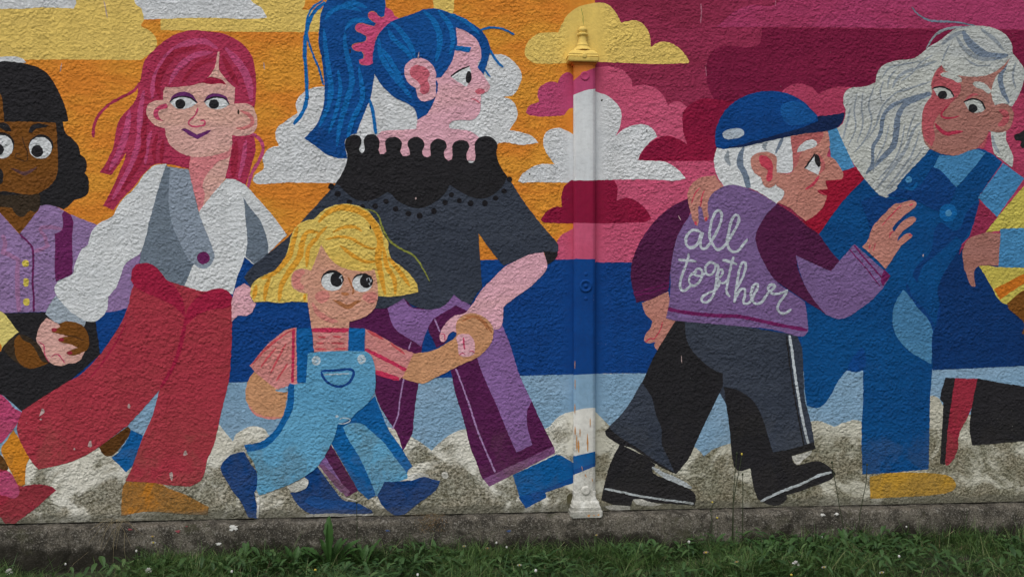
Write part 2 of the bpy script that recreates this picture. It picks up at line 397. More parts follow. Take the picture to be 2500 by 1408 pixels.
# ---- sky, sea and clouds
mural('painted_sky', 'orange evening sky painted behind the left figures', '''
-;orange;0;f;-1300,-560c 1452,-560c 1452,640c -1300,640c
''', wall)
mural('painted_sky', 'dark pink sky painted right of the iron post', '''
-;wine;0;f;1452,-560c 3600,-560c 3600,640c 1452,640c
''', wall)
mural('painted_sea', 'deep blue band of sea painted across the wall', '''
-;sea;0;f;-1300,640c 590,636 1170,634 1400,632 1452,632 2500,634 3600,636c 3600,880c 2500,893 2290,901 1470,912 1270,917 558,933 -1300,960c
-;sea;0;f;588,612c 650,650c 610,700c 560,700c
''', wall)
mural('painted_water', 'pale blue strip of water painted below the sea', '''
-;water;0;f;-1300,960c 558,933 1270,917 1470,912 2290,901 2500,893 3600,880c 3600,1100c 2500,1120 -1300,1150c
''', wall)
mural('painted_sky_band', 'yellow strip of sky painted at the top left', '''
-;yellow;0;f;-1300,-60c 330,-60c 350,10 352,50c 345,64 360,72 375,84 383,100 378,120 345,147c 200,146 60,146 -1300,150c
-;yellow;0;f;392,-60c 800,-60c 792,40 784,78c 745,79 600,78 392,74c
-;orange;0;f;745,-20c 800,-20c 790,20 760,24 737,24c 745,10
-;yellow;0;f;1050,-60c 1112,-60c 1108,20 1106,34c 1060,30c
''', wall)
mural('painted_sky_band', 'dull pink sweep of sky painted at the top right', '''
-;mauve;0;f;1749,67c 1781,38 1807,22 1839,13 1893,12 1925,-40 1990,-560c 3600,-560c 3600,78c 2480,72 1884,66
''', wall)
mural('painted_sky_band', 'darkest wine red band of sky above the cap', '''
-;darkwine;0;f;1862,68c 2480,74 3600,80c 3600,240c 2440,236 2200,262 1760,262c 1742,240 1724,190 1732,136 1765,113 1848,112
''', wall)
mural('painted_cloud', 'white cloud cut off by the top left corner', '''
-;cloudwhite;0;f;-1300,-120c 150,-120c 178,-20 186,8 180,21c 100,19 60,22 -200,21c -1300,24c
''', wall)
mural('painted_cloud', 'white cloud with grey soot along the top edge', '''
-;cloudwhite;0;f;322,-40c 600,-40c 612,0 640,22 652,44c 600,47 500,44 352,48c 345,22 330,8
''', wall)
mural('painted_cloud', 'small white scrap of cloud above the black hair', '''
-;cloudwhite;0;f;-200,138c 0,139 30,138 55,143 64,153c 30,160c -200,160c
''', wall)
mural('painted_cloud', 'big white cloud left of the blue ponytail', '''
-;cloudwhite;0;f;617,441c 622,428 644,411 641,386 658,362 681,356c 673,335 676,313 699,296 706,290 727,276c 722,252 737,230 757,217 800,212 860,230 960,260c 960,420c 860,448c 700,446 626,449
''', wall)
mural('painted_cloud', 'white cloud behind the head with the blue hair', '''
-;cloudwhite;0;f;860,180c 1100,140 1190,136 1206,133 1234,136 1262,159 1274,187 1265,216 1251,233 1227,237c 1248,244 1262,267 1262,290 1243,318c 1277,324 1302,335 1314,349c 1277,354 1213,353 1190,420c 850,420c
''', wall)
mural('painted_cloud', 'pink cloud between the post and the blue cap', '''
-;pink;0;f;1452,165c 1493,163 1522,173 1541,195 1544,213c 1570,208 1602,217 1621,236 1630,256c 1646,249 1662,249c 1675,259 1700,270 1790,280c 1790,640c 1452,640c
''', wall)
mural('painted_cloud', 'dusky pink cloud behind the peak of the cap', '''
-;rose;0;f;1900,250c 1912,222 1931,208 1957,205 1983,214 1997,230c 2018,220 2040,212 2080,214c 2200,240 2420,236 2470,228 3600,240c 3600,640c 2200,640c 1900,420c
''', wall)
mural('painted_cloud', 'dark crimson cloud left of the blue cap', '''
-;crimson;0;f;1800,250c 1749,243 1717,241 1689,253 1669,272 1666,297 1669,326 1677,353c 1660,342 1634,332 1609,336 1583,352 1564,377 1557,392c 1628,393 1743,393 1800,393c
''', wall)
mural('painted_cloud', 'pink lobed cloud left of the iron post', '''
-;magcloud;Q;f;105,860c 130,810 180,790 210,780c 195,720 210,670 260,635 310,625 350,635c 370,590 400,560 440,555 475,590c 480,830c 440,830 400,880c 300,890 140,884
''', wall)
mural('painted_cloud', 'white cloud running behind the iron post', '''
-;cloudwhite;Q;f;45,1385c 70,1340 130,1290 220,1255 325,1255c 270,1180 240,1110 245,1040 290,990 360,980 420,1000 475,1030c 480,700c 635,700c 720,730 790,780 830,840 835,910 820,980 790,1040c 850,990 920,960 1000,950 1070,980 1110,1045c 1050,1090 990,1160 960,1225c 1080,1230 1180,1240 1270,1300 1330,1365c 1250,1380 1000,1370 640,1378 460,1395 200,1392 70,1396
''', wall)
mural('painted_cloud', 'crimson cloud running behind the iron post', '''
-;pink;0;f;1352,633c 1357,600 1368,577 1402,556c 1402,633c
-;crimson;0;f;1320,537c 1335,515 1355,505 1372,505c 1370,480 1378,455 1395,440c 1500,440c 1508,460 1505,490c 1530,483 1560,495 1580,515 1590,535c 1570,543 1330,544
''', wall)
mural('painted_cloud', 'yellow cloud around the ball finial', '''
-;yellow;Q;f;100,420 105,350 140,300 200,260 280,250 355,250c 380,190 430,110 520,50 640,25 720,30 780,80 835,175c 900,160 970,165 1030,220 1055,280 1060,365c 1110,330 1170,320 1230,340 1300,390 1355,470c 1345,485c 1090,490 630,475 400,485 180,485 130,460
''', wall)
mural('painted_cloud', 'dirty white cloud bank under the left walkers', '''
-;lowwhite;0;f;-1300,1085c -100,1095 60,1118 100,1112 180,1094 236,1092 290,1102 330,1095 400,1030 480,1010 530,1032 556,1062 569,1077c 574,1062 587,1052 612,1040 644,1045 658,1063 700,1080c 760,1040 860,1030 940,1040 975,1050 999,1063 1024,1077 1053,1099c 1085,1070 1113,1053 1134,1047 1200,1040 1300,1050 1339,1042 1355,1024 1376,1010 1402,1003 1425,996c 1425,1296c -1300,1296c
''', wall, 1.25)
mural('painted_cloud', 'dirty white cloud bank under the right walkers', '''
-;lowgrey;0;f;1425,996c 1440,997 1455,1006 1478,1029 1520,1060 1640,1080 1696,1091 1719,1113c 1741,1096 1783,1081 1850,1060 1930,1040 1978,1029 2001,1027 2036,1041c 2064,1030 2091,1024 2120,1035 2200,1010 2250,980 2271,966 2291,970 2303,990 2340,1010 2420,1010 2520,1020 3600,1040c 3600,1296c 1425,1296c
''', wall, 1.25)
mural('render_hole', 'small rotted hole in the render beside the post foot', '''
-;hole;0;f;1384,1212c 1390,1204 1401,1208c 1402,1240c 1392,1242 1385,1232
''', wall, 0.7)

# ---- figure: black bob, lilac blouse (cut by the left edge)
mural('painted_person', 'painted figure with black bob and lilac blouse at the left edge', '''
-;brown;0;f;-20,470c 102,470c 101,505 98,512c 49,572c 0,519c -60,480c
-;dkbrown;0;f;-40,452c 102,470c 101,500 92,512c 84,519 74,514 68,518 58,529 45,528 35,518 30,509 15,506 -40,505c
hair;black;0;f;0,151 23,150 57,155 88,163 111,176 128,196 142,222 155,250 163,276 167,297c 153,298c 156,313 162,327 176,338 189,352 195,369 196,378c 207,386 212,400 210,417 207,423c 216,437 217,457 214,474 202,482 182,488c 170,501 155,511c 136,504 114,500 98,502c 93,470 40,476 -150,470c -170,300 -120,190 -50,155
face;brown;0;f;10,298c 60,297 136,300c 140,341 141,400 139,426 128,448 111,462 88,474 57,474 23,468 -60,455 -120,300c
face;brown;0;f;-20,215c 0,228 5,240 8,270 11,299c -20,300c
face;brownline;A;s3;190,1180 215,1260 238,1320 225,1385 170,1370 130,1345 140,1320 175,1330
face;brownlip;E;f;85,40c 140,45 200,70 250,55 325,20c 300,50 250,85 210,100 150,75
eye#1;black;A;e;354,1254,104,98
eye#1;white;A;e;348,1272,98,94
eye#1;black;A;e;320,1300,52,52
eye#2;black;A;e;18,1245,105,106
eye#2;white;A;e;14,1262,100,100
eye#2;black;A;e;-17,1286,52,50
eyebrow#1;black;A;f;245,1140c 270,1080 340,1062 420,1078c 390,1095 310,1110 275,1145c
eyebrow#2;black;A;f;-60,1070 0,1055 50,1060 85,1090 97,1130c 50,1125 0,1100 -60,1100
earring;black;E;e;-8,110,38,70 -20,570,26,40
blouse;lilac;0;f;-300,500c 0,519c 48,572c 95,511c 98,502c 114,500 136,504 176,525 233,548 345,610c 332,700 312,752c 260,762 111,761 8,764 -300,772c
blouse;plum;E;f;550,400c 610,435c 630,500 620,620 625,800 620,950c 480,1010c 470,900 475,700 470,600c 520,580c 540,540 535,430
blouse;stitch;E;s9;535,560 480,550 430,542 365,545c 345,565 385,625 400,680 412,705c 355,735 290,752
blouse;stitch;E;s11;25,610 45,690 25,760c 90,785 160,830c 150,900 150,1050 155,1150 165,1270
blouse;plum;E;s5;170,605 240,670 280,730 285,900 280,1000 290,1150 290,1270
button#1;button;E;er;220,855,29,30
button#2;button;E;er;225,1018,25,36
button#3;button;E;er;228,1187,28,31
trousers;black;0;f;-300,764c 8,764 60,763 115,762 230,762c 245,865c 160,936 52,1003c 20,975 0,962 -300,962c
bag;pale;G;f;-300,-60c 0,30 40,60 160,210c 90,270 25,340 10,375c -300,340c
bag;orangeboot;G;f;-120,300c 0,310 20,345 10,378c -120,350c
arm;dkbrown;G;f;165,225c 240,250 315,300c 380,400 415,475c 330,515 230,520 140,470 60,400 30,340
arm;brown;G;f;165,235c 200,280 260,310 310,370 360,462 420,475c 340,510 260,525 190,500 140,430 125,350 130,270
trouser_leg;magcloud;G;f;-200,700c 0,745 60,790 130,870 182,900 165,960 120,1040 60,1110 0,1170 -200,1200c
boot;ankle;I;f;-100,360c 0,380 70,480 60,525 0,525 -100,520c
boot;orangeboot;I;f;115,170c 190,280 260,405c 225,480 215,640c 165,655 110,560 50,440 10,330 60,260
shoe;bootred;I;f;-300,470c 60,520 100,560 170,650 280,640 370,640 450,660 482,690c 400,760 300,850 200,920 140,970 105,1000c 50,985 0,920 -300,900c
shoe;magcloud;I;f;-60,560 20,525 90,540 140,620 170,700 130,760 60,740 -60,700
''', wall)
mural('painted_person', 'painted ankle and blue shoe of a walker hidden behind the red trousers', '''
-;ankle;G;f;1100,1020c 1128,1060 1090,1130 1020,1220 960,1275 900,1270 850,1200c
shoe;denimdk;G;f;1128,1050c 1230,1100c 1195,1220 1150,1340 1085,1415c 960,1290c 1030,1230 1100,1120
''', wall)

# ---- figure: long red hair, white blouse, red trousers
mural('painted_person', 'painted figure with long crimson hair, white blouse and wide red trousers', '''
hand;skinp;G;f;405,90c 350,150 320,230 315,290 350,340 400,440 450,485 530,502 590,480 650,475 700,440 728,380c 720,300 510,145c
hand;skinline;G;s3t;325,290 375,325 385,400 420,470
hand;skinline;G;s3t;440,430 490,400 560,480
hair;redhair;B;f;760,68 850,75 960,90 1060,130 1130,190 1175,260 1190,340 1198,450 1195,540 1185,600c 1180,700 1180,780 1195,870 1190,920 1165,990 1150,1060 1125,1130c 985,1085c 740,1020c 600,990 500,990 430,1050 360,1140 280,1220 215,1305c 145,1272c 180,1210 220,1130 250,1060 290,970 305,905c 260,980 200,1065c 120,1045c 160,990 190,930 215,870 230,780 250,700 290,640 340,590 375,530 390,450 405,400 415,330 435,270 490,210 570,140 660,90
hair;redhair;B;s7;400,430 350,490 270,530 200,570 140,620 100,680 80,750 80,805
hair;maghair;B;s8;1172,778 1225,820 1245,880 1220,960 1180,1030 1152,1100 1142,1150
hair;maghair;B;s17.4t;480,540 495,430 540,320 610,230 720,160 840,145 935,195
hair;maghair;B;s14.5t;600,440 640,360 700,290 780,240 900,220
hair;maghair;B;s18.85t;985,190 1050,260 1110,340 1150,440 1165,560
hair;maghair;B;s14.5t;425,480 400,640 395,800 350,960 280,1110
hair;maghair;B;s11.6t;480,760 450,850 435,990
hair;maghair;B;s17.4t;330,620 305,760 260,900 190,1030
hair;maghair;B;s13.05t;375,900 310,1050 210,1230
hair;maghair;B;s11.6t;1130,820 1110,950 1080,1090
hair;dkhair;B;s13.05t;690,430 740,360 830,290 920,265
hair;dkhair;B;s17.4t;540,540 520,440 560,330 650,220 790,190
hair;dkhair;B;s14.5t;450,620 425,760 420,900 360,1030 270,1170
hair;dkhair;B;s13.05t;1075,450 1020,350 965,240
hair;dkhair;B;s10.15t;520,780 495,880 500,980
hair;dkhair;B;s10.15t;560,820 550,900 545,985
hair;dkhair;B;s17.4t;1060,830 1050,950 1040,1080
neck;skinp;B;f;745,930c 1035,840c 1015,960 985,1085c 900,1210 810,1315c 770,1200 740,1040
neck;skinpsh;B;f;745,930c 960,905 1030,850c 1012,940 950,965 890,1020 845,1080 830,1140 845,1190 830,1280 808,1315c 760,1150 738,1030
face;skinp;B;f;560,490c 575,460c 650,460 740,450 830,428c 870,390 910,330 935,218c 948,218c 942,330 985,400 1052,465c 1048,575c 1120,570 1170,590 1200,650 1205,720 1180,770 1130,790 1060,795 1033,788c 1028,860 1005,895 960,915 870,935 760,938 680,910 610,860 580,800 570,740c 540,735 490,710 450,660 445,600 480,560 560,548c
face;skinline;B;s4;800,600 780,650 735,700 750,725 800,730 845,715 840,690 815,690
face;lid;B;f;682,750c 712,742 790,786c 860,756 892,754c 862,780 795,818c 740,790
ear#1;skinline;B;f;578,572c 520,592 490,640 510,680 566,696c 528,660 530,620 592,600
ear#2;skinear;B;s9t;1058,742 1110,742 1168,712 1160,660 1090,620
ear#2;dkbrown;B;e;1076,630,9,16
eyebrow;dkred;B;f;825,430c 870,395 920,395 970,415 992,445c 950,435 890,440
eye#1;lid;B;f;600,560c 630,515 690,490 750,505 797,567c 740,560 690,550 640,555
eye#1;white;B;f;606,562c 650,536 700,527 760,542 795,567c 750,597 690,610 640,600
eye#1;black;B;s3.4;604,563 640,534 700,524 755,539 794,569
eye#1;black;B;e;677,575,35,34
eye#2;lid;B;f;835,560c 870,515 930,503 990,525 1018,577c 980,560 920,550 870,555
eye#2;white;B;f;842,563c 880,541 940,531 985,546 1015,577c 970,606 920,611 870,597
eye#2;black;B;s3.4;838,562 880,538 940,528 985,543 1016,578
eye#2;black;B;e;908,575,35,33
blouse;white;F;f;655,412c 740,300 885,128c 960,135 1060,190 1150,290 1250,400 1330,500 1410,610c 1240,775c 1130,870c 1045,800c 1020,880 985,960 960,1060 945,1120c 860,1100 700,1110 520,1050c 560,900 640,700
blouse;white;E;f;1430,0c 1330,15 1250,80 1200,150 1150,215 1060,300 1010,370 970,450 870,500 810,550 780,600 760,690c 700,740 660,820 640,880 625,945 500,1010 470,1060 480,1120 540,1200 620,1280 720,1340 800,1358 870,1320 920,1250 930,1140c 990,1070 1040,960 1065,880 1110,830 1200,770 1250,650 1320,400 1430,100c
blouse;cuff;E;f;480,1130c 620,1280 740,1350c 725,1398c 560,1358 500,1370 390,1290c 430,1200
blouse;vest;F;f;1030,280c 1080,360 1170,470 1220,580 1250,700 1245,780c 1140,872c 1055,795c 1070,650 1055,500 1045,350
waistcoat;vest;F;f;370,20c 560,50c 650,400 700,700 600,880c 400,900c 300,500
waistcoat;vest;F;f;370,15c 325,150 270,340 225,500 205,600 150,780c 160,880 300,1010 400,1030 530,1045c 560,980 605,850c 500,720 430,550 395,350 395,150 420,35c
waistcoat;lapel;F;f;405,32c 565,45c 600,200 640,370 690,520 740,640 770,720 788,800 770,840 745,880 700,900 650,890 600,850 540,780 480,650 430,540 395,350 398,150
button;plum;F;e;692,808,56,53
trousers;red;0;f;320,684c 321,668 331,648 351,642 368,645 385,656 397,670 408,684 425,690 459,701 502,712 521,706 541,704 558,712 568,730 567,784c 565,849 560,920 551,963 540,1006 531,1051 520,1091 506,1122 500,1153 489,1173 463,1187c 398,1182 307,1173c 327,1128 347,1071 372,1014 389,952c 347,1000 312,1038c 241,1091 199,1116 159,1131 94,1145c 72,1118 42,1050 53,1003c 97,974 159,935 199,912 241,869 270,830 293,793 312,750 320,712 326,695
trousers;dkred;F;f;72,980c 75,920 110,870 180,852 240,860 300,900 340,950 380,1000 430,1030 520,1180 540,1320c 440,1225 300,1150 180,1100 95,1045
trousers;dkred;F;f;700,1105c 780,1074 850,1070 910,1100 945,1160 940,1215c 880,1240 760,1250 640,1300 550,1380c 545,1290 600,1180
trousers;dkred;H;s10t;720,60 700,200 650,400 590,540 500,690
trousers;dkred;G;s4t;1085,130 1000,300 900,450 780,600
trousers;chip;G;f;348,905c 360,868 380,874 386,900 368,918 338,936c
trousers;chip;I;f;770,268 783,262 788,290 795,310 775,322 756,316
trousers;chip;J;f;704,352 720,342 726,372 734,380 714,392 697,390
trousers;chip;J;f;580,540 600,530 606,570 600,610 588,600
trousers;chip;G;e;1108,848,10,20 640,1215,9,9 353,962,10,8
shoe;ochre;J;f;205,612c 500,635 560,670 700,720 800,770 912,830c 905,905c 700,892 390,872 165,908c 165,760 180,660
''', wall)
mural('painted_hand', 'brown hand with dark red nails gripping the pink hand', '''
-;brown;G;f;510,147c 560,122 650,128 720,165 755,230 768,290 760,350 720,380 650,408 600,410 568,390 600,372 670,345c 600,315 530,300 500,275 540,258 590,250c 520,230 445,210 445,190 490,178 520,165
-;brownline;G;s3t;560,240 640,252 720,285
nail#1;bootred;G;e;468,195,25,17
nail#2;bootred;G;e;527,277,25,16
nail#3;bootred;G;e;600,390,26,16
''', wall)
# ---- figure: blue ponytail, black frilled top
mural('painted_person', 'painted figure with blue ponytail, black frilled collar and dark grey top', '''
arm#1;facepink;F;f;965,1070c 1045,1025c 1110,1070c 1105,1160 1142,1200c 1110,1270 1060,1305c 990,1305 935,1355c 935,1180c
trousers;pantdk;N;f;-145,672c 30,568c 150,568c 160,800c -20,720c -145,700c
trousers;pantdk;N;f;20,575c 130,565 240,500 300,560 400,580 365,850c 360,890 345,1080c 325,1200 310,1330 300,1430 235,1550c 200,1440 130,1330 60,1200 20,1000
trousers;pantdk;O;f;780,655c 970,975c 890,1022c 690,795c
trousers;pantlil;O;f;730,720c 900,1000c 850,985 690,795c
trousers;hemlil;O;f;735,800c 915,985c 890,1022c 800,925 690,795c
trousers;pantdk;P;f;565,15c 600,180 650,340 700,540 740,640 785,762c 1272,537c 1190,370 1120,220 1040,50 985,-100 910,-300c 740,-250
trousers;pantlil;P;f;740,-95c 850,-280 915,-310c 970,-170 1040,50 1120,222c 1090,290 1092,400 1125,520c 1015,575c 940,400 880,250 820,120 770,0
trousers;hemlil;P;f;785,757c 1272,530c 1282,580c 830,808c
trousers;pantlil;N;f;130,570c 240,500c 290,560 400,578 480,565 540,530 590,470c 640,510 700,550c 660,600 600,550c 440,645c 410,700 360,832c 300,790 190,720 155,660
trousers;pantdk;N;f;600,550c 680,588c 640,650 560,720 530,800 465,842c 440,780 410,710 445,640c
trousers;seam;N;s4;452,640 490,730
trousers;seam;N;s4;600,985 640,1090 690,1230 745,1400 800,1535 870,1695
trousers;seam;N;s3.5;242,1050 215,1200 200,1310 165,1400
trousers;seam;N;s3.5;292,798 275,850
shoe#1;shoeblue;0;f;1252,1159c 1300,1136 1358,1109c 1372,1112 1383,1119 1403,1131c 1403,1172c 1350,1193 1331,1200c 1333,1212 1282,1239c 1269,1212
shoe#1;soledk;P;f;1030,878c 1200,830 1410,738c 1412,780c 1215,850c 1220,885c 1080,957c
shoe#2;shoenavy;O;f;690,810c 800,960 870,1040 960,1060 1060,1110 1072,1132c 960,1137 640,1137c 560,1080 500,990c 600,965 625,920 600,880c
shoe#2;soledk;O;f;590,1050c 660,1010 760,1040 880,1050 1000,1090 900,1105 700,1100
top;char;0;f;819,450c 806,464 738,539 704,578 653,620 614,652 596,677c 614,704c 700,730c 900,752c 943,751 986,728c 1004,743 1029,753 1050,755 1075,750 1096,735 1108,718c 1128,734 1149,743c 1165,715 1177,700c 1172,632 1168,569c 1190,600 1215,632 1230,648c 1250,640 1290,625 1328,616c 1336,642c 1348,636 1363,612c 1362,596 1323,550 1280,494 1248,445 1236,430c 1200,400c 850,400c
top;black;N;f;1203,178c 1300,183c 1292,220 1230,272c
neck;facepink;D;f;245,1020c 370,900 560,1000 515,1070c 515,1100 620,1115 700,1130 775,1185c 780,1380c -150,1380c -105,1170 -60,1130 60,1120 235,1110c
face;facepink;D;f;540,200c 780,330 800,480 760,560 812,645c 850,710 872,745c 840,790 790,815c 786,900 780,960 750,1010 690,1035 620,1030 545,1040c 500,1080 300,1080 250,1020c 370,910 390,700 440,640
face;earpink;D;f;735,790 770,765 815,770 825,795 790,812 755,808
face;earpink;D;s3t;700,850 750,865 785,895
scrunchie;scrunch;C;f;850,60c 900,90 930,140 965,160c 880,200 810,270 770,330 755,400 748,480 738,545 715,560 670,560 630,550 622,520 660,505 665,470 640,440 590,435 560,405 580,378 640,370 685,350 690,320 650,290 600,265 590,230 630,205 690,215 750,228 772,205 735,180 700,145 710,110 750,105 800,150 840,145 845,120 830,90
hair;bluehair;C;f;290,120c 280,250 275,380 300,500 315,620 325,760 320,880 300,970 250,1080 150,1190c 250,1260 350,1330 440,1360 520,1362c 500,1220 530,1170 600,1150c 640,1040 690,920 720,850 745,700 762,600c 738,545 715,562 670,562 628,552 620,518 658,503 662,470 640,443 590,438 557,405 580,374 640,367 682,348 686,320 650,293 598,268 586,230 628,201 690,211 748,224 768,203 733,183 697,145 708,106 752,101 800,146 838,142 843,120c 850,50 835,-60c 600,-90 400,-60 330,30
hair;bluehair;D;f;85,160c 0,200 -70,270 -110,340 -137,450 -140,570 -120,650c -50,750 50,840 150,890 220,940 245,1030c 320,985 370,910 398,840c 420,740 400,672c 445,665c 490,610 540,530 565,440 585,380 580,310 575,240c 640,265 730,320 780,390 793,470 785,520 757,580c 812,645c 835,570 858,490 870,420 840,335 790,262 700,200 600,150 500,105 400,75 300,85 210,120
hair;bluelight;C;s9;330,20 240,100 190,200 160,330 155,450 165,600 172,750 170,870 130,980 60,1068
hair;bluelight;C;s5;310,5 220,70 180,150 170,230 180,330 230,480 280,600 315,730
hair;bluelight;C;s8;710,850 740,960 758,1090 766,1155
hair;bluelight;D;s5;785,262 860,240 950,245 1015,268 1076,300
hair;bluelight;D;s6;865,430 900,490 940,545 980,580
hair;bluelight;D;s4;820,600 850,640 870,664
hair;bluelight;D;f;575,395c 705,410c 690,455c 570,435c
hair;bluelight;D;s13.05t;-10,250 40,340 150,440 200,520
hair;bluelight;D;s13.05t;10,190 90,260 180,390 225,500
hair;bluelight;D;s14.5t;300,100 380,180 432,300 430,420 400,530
hair;bluelight;D;s13.05t;420,90 520,220 550,350 520,470
hair;bluelight;D;s13.05t;-90,330 -70,480 0,600 100,730 200,850
hair;bluelight;D;s11.6t;-60,420 20,540 130,720
hair;bluelight;D;s10.15t;520,120 660,190 780,300
hair;bluelight;C;s11.6t;440,70 560,25 690,70
hair;bluelight;C;s13.05t;330,170 400,90 520,60 640,100
hair;bluelight;C;s14.5t;500,280 505,420 540,560 560,700 520,860 460,1060 430,1260
hair;bluelight;C;s13.05t;320,250 335,420 360,600 380,760 360,900 280,1090
hair;bluelight;C;s13.05t;620,570 640,700 650,850 560,1050 520,1220
hair;bluelight;C;s13.05t;500,260 560,190 640,175 740,195
hair;bluelight;C;s10.15t;440,600 460,760 430,940 360,1150
ear;facepink;D;f;130,600 150,550 200,510 270,502 340,530 385,580 405,640 402,700 402,830c 380,852 330,870 280,870 245,830 230,760c 180,730 145,680
ear;earpink;D;f;180,600 240,560 320,590 352,640 330,690 350,740 340,790 300,815 265,790 270,740 240,700 190,660
eye;white;D;f;532,662c 590,612 690,577c 705,620 700,680 665,748c 600,712
eye;black;D;s4;528,662 600,610 690,572
eye;black;D;e;683,667,25,54,5
collar;black;M;f;110,365c 150,300 180,240 192,185 185,140 175,100 185,55 220,30 255,28 285,50 285,90 272,130 292,153 312,130 308,100 305,60 330,28 370,24 405,45 412,90 405,130 415,155 440,160 460,145 455,110 452,75 475,48 515,42 555,60 568,100 555,140 575,170 600,175 622,165 615,125 605,85 630,50 670,42 710,60 722,100 705,140 715,172 740,182 765,170 762,135 762,95 790,62 825,55 865,75 875,110 855,150 865,190 885,205 910,195 915,150 912,110 935,72 975,64 1015,75 1030,110 1015,150 1015,200 1045,222 1068,205 1070,150 1068,90 1090,50 1140,36 1195,50 1222,95 1215,150 1225,200 1260,270 1290,312c 1270,360 1230,410 1160,455 1090,465 1010,440 940,400 895,370c 860,430 790,490 700,530 620,520 540,480 490,430 465,420c 400,460 330,480 250,470 180,420 130,370
bead#1;bead;M;e;80,382,22,22
bead#2;bead;M;e;125,433,22,20
bead#3;bead;M;e;205,490,20,20
bead#4;bead;M;e;295,520,20,18
bead#5;bead;M;e;383,517,20,20
bead#6;bead;M;e;458,484,20,19
bead#7;bead;M;e;525,536,20,20
bead#8;bead;M;e;612,568,21,20
bead#9;bead;M;e;688,582,20,22
bead#10;bead;M;e;786,550,20,21
bead#11;bead;M;e;863,492,18,20
bead#12;bead;M;e;907,438,18,17
bead#13;bead;M;e;961,478,17,18
bead#14;bead;M;e;1040,498,20,22
bead#15;bead;M;e;1137,498,20,22
bead#16;bead;M;e;1210,461,18,18
bead#17;bead;M;e;1270,413,19,19
bead#18;bead;M;e;1306,333,19,18
collar;chip;M;e;662,463,5,8
arm#2;facepink;N;f;1202,185c 1100,205 1000,250 930,290 850,370 780,440 720,530 690,570 660,605 590,620 540,660 500,720 487,760 500,798 530,790 550,750 580,728 610,740c 640,800 750,800 860,720 905,705 922,650 925,560c 1000,500 1100,430 1190,345 1228,280
arm#2;skinline;N;s2.5;490,745 520,748 525,790
''', wall)

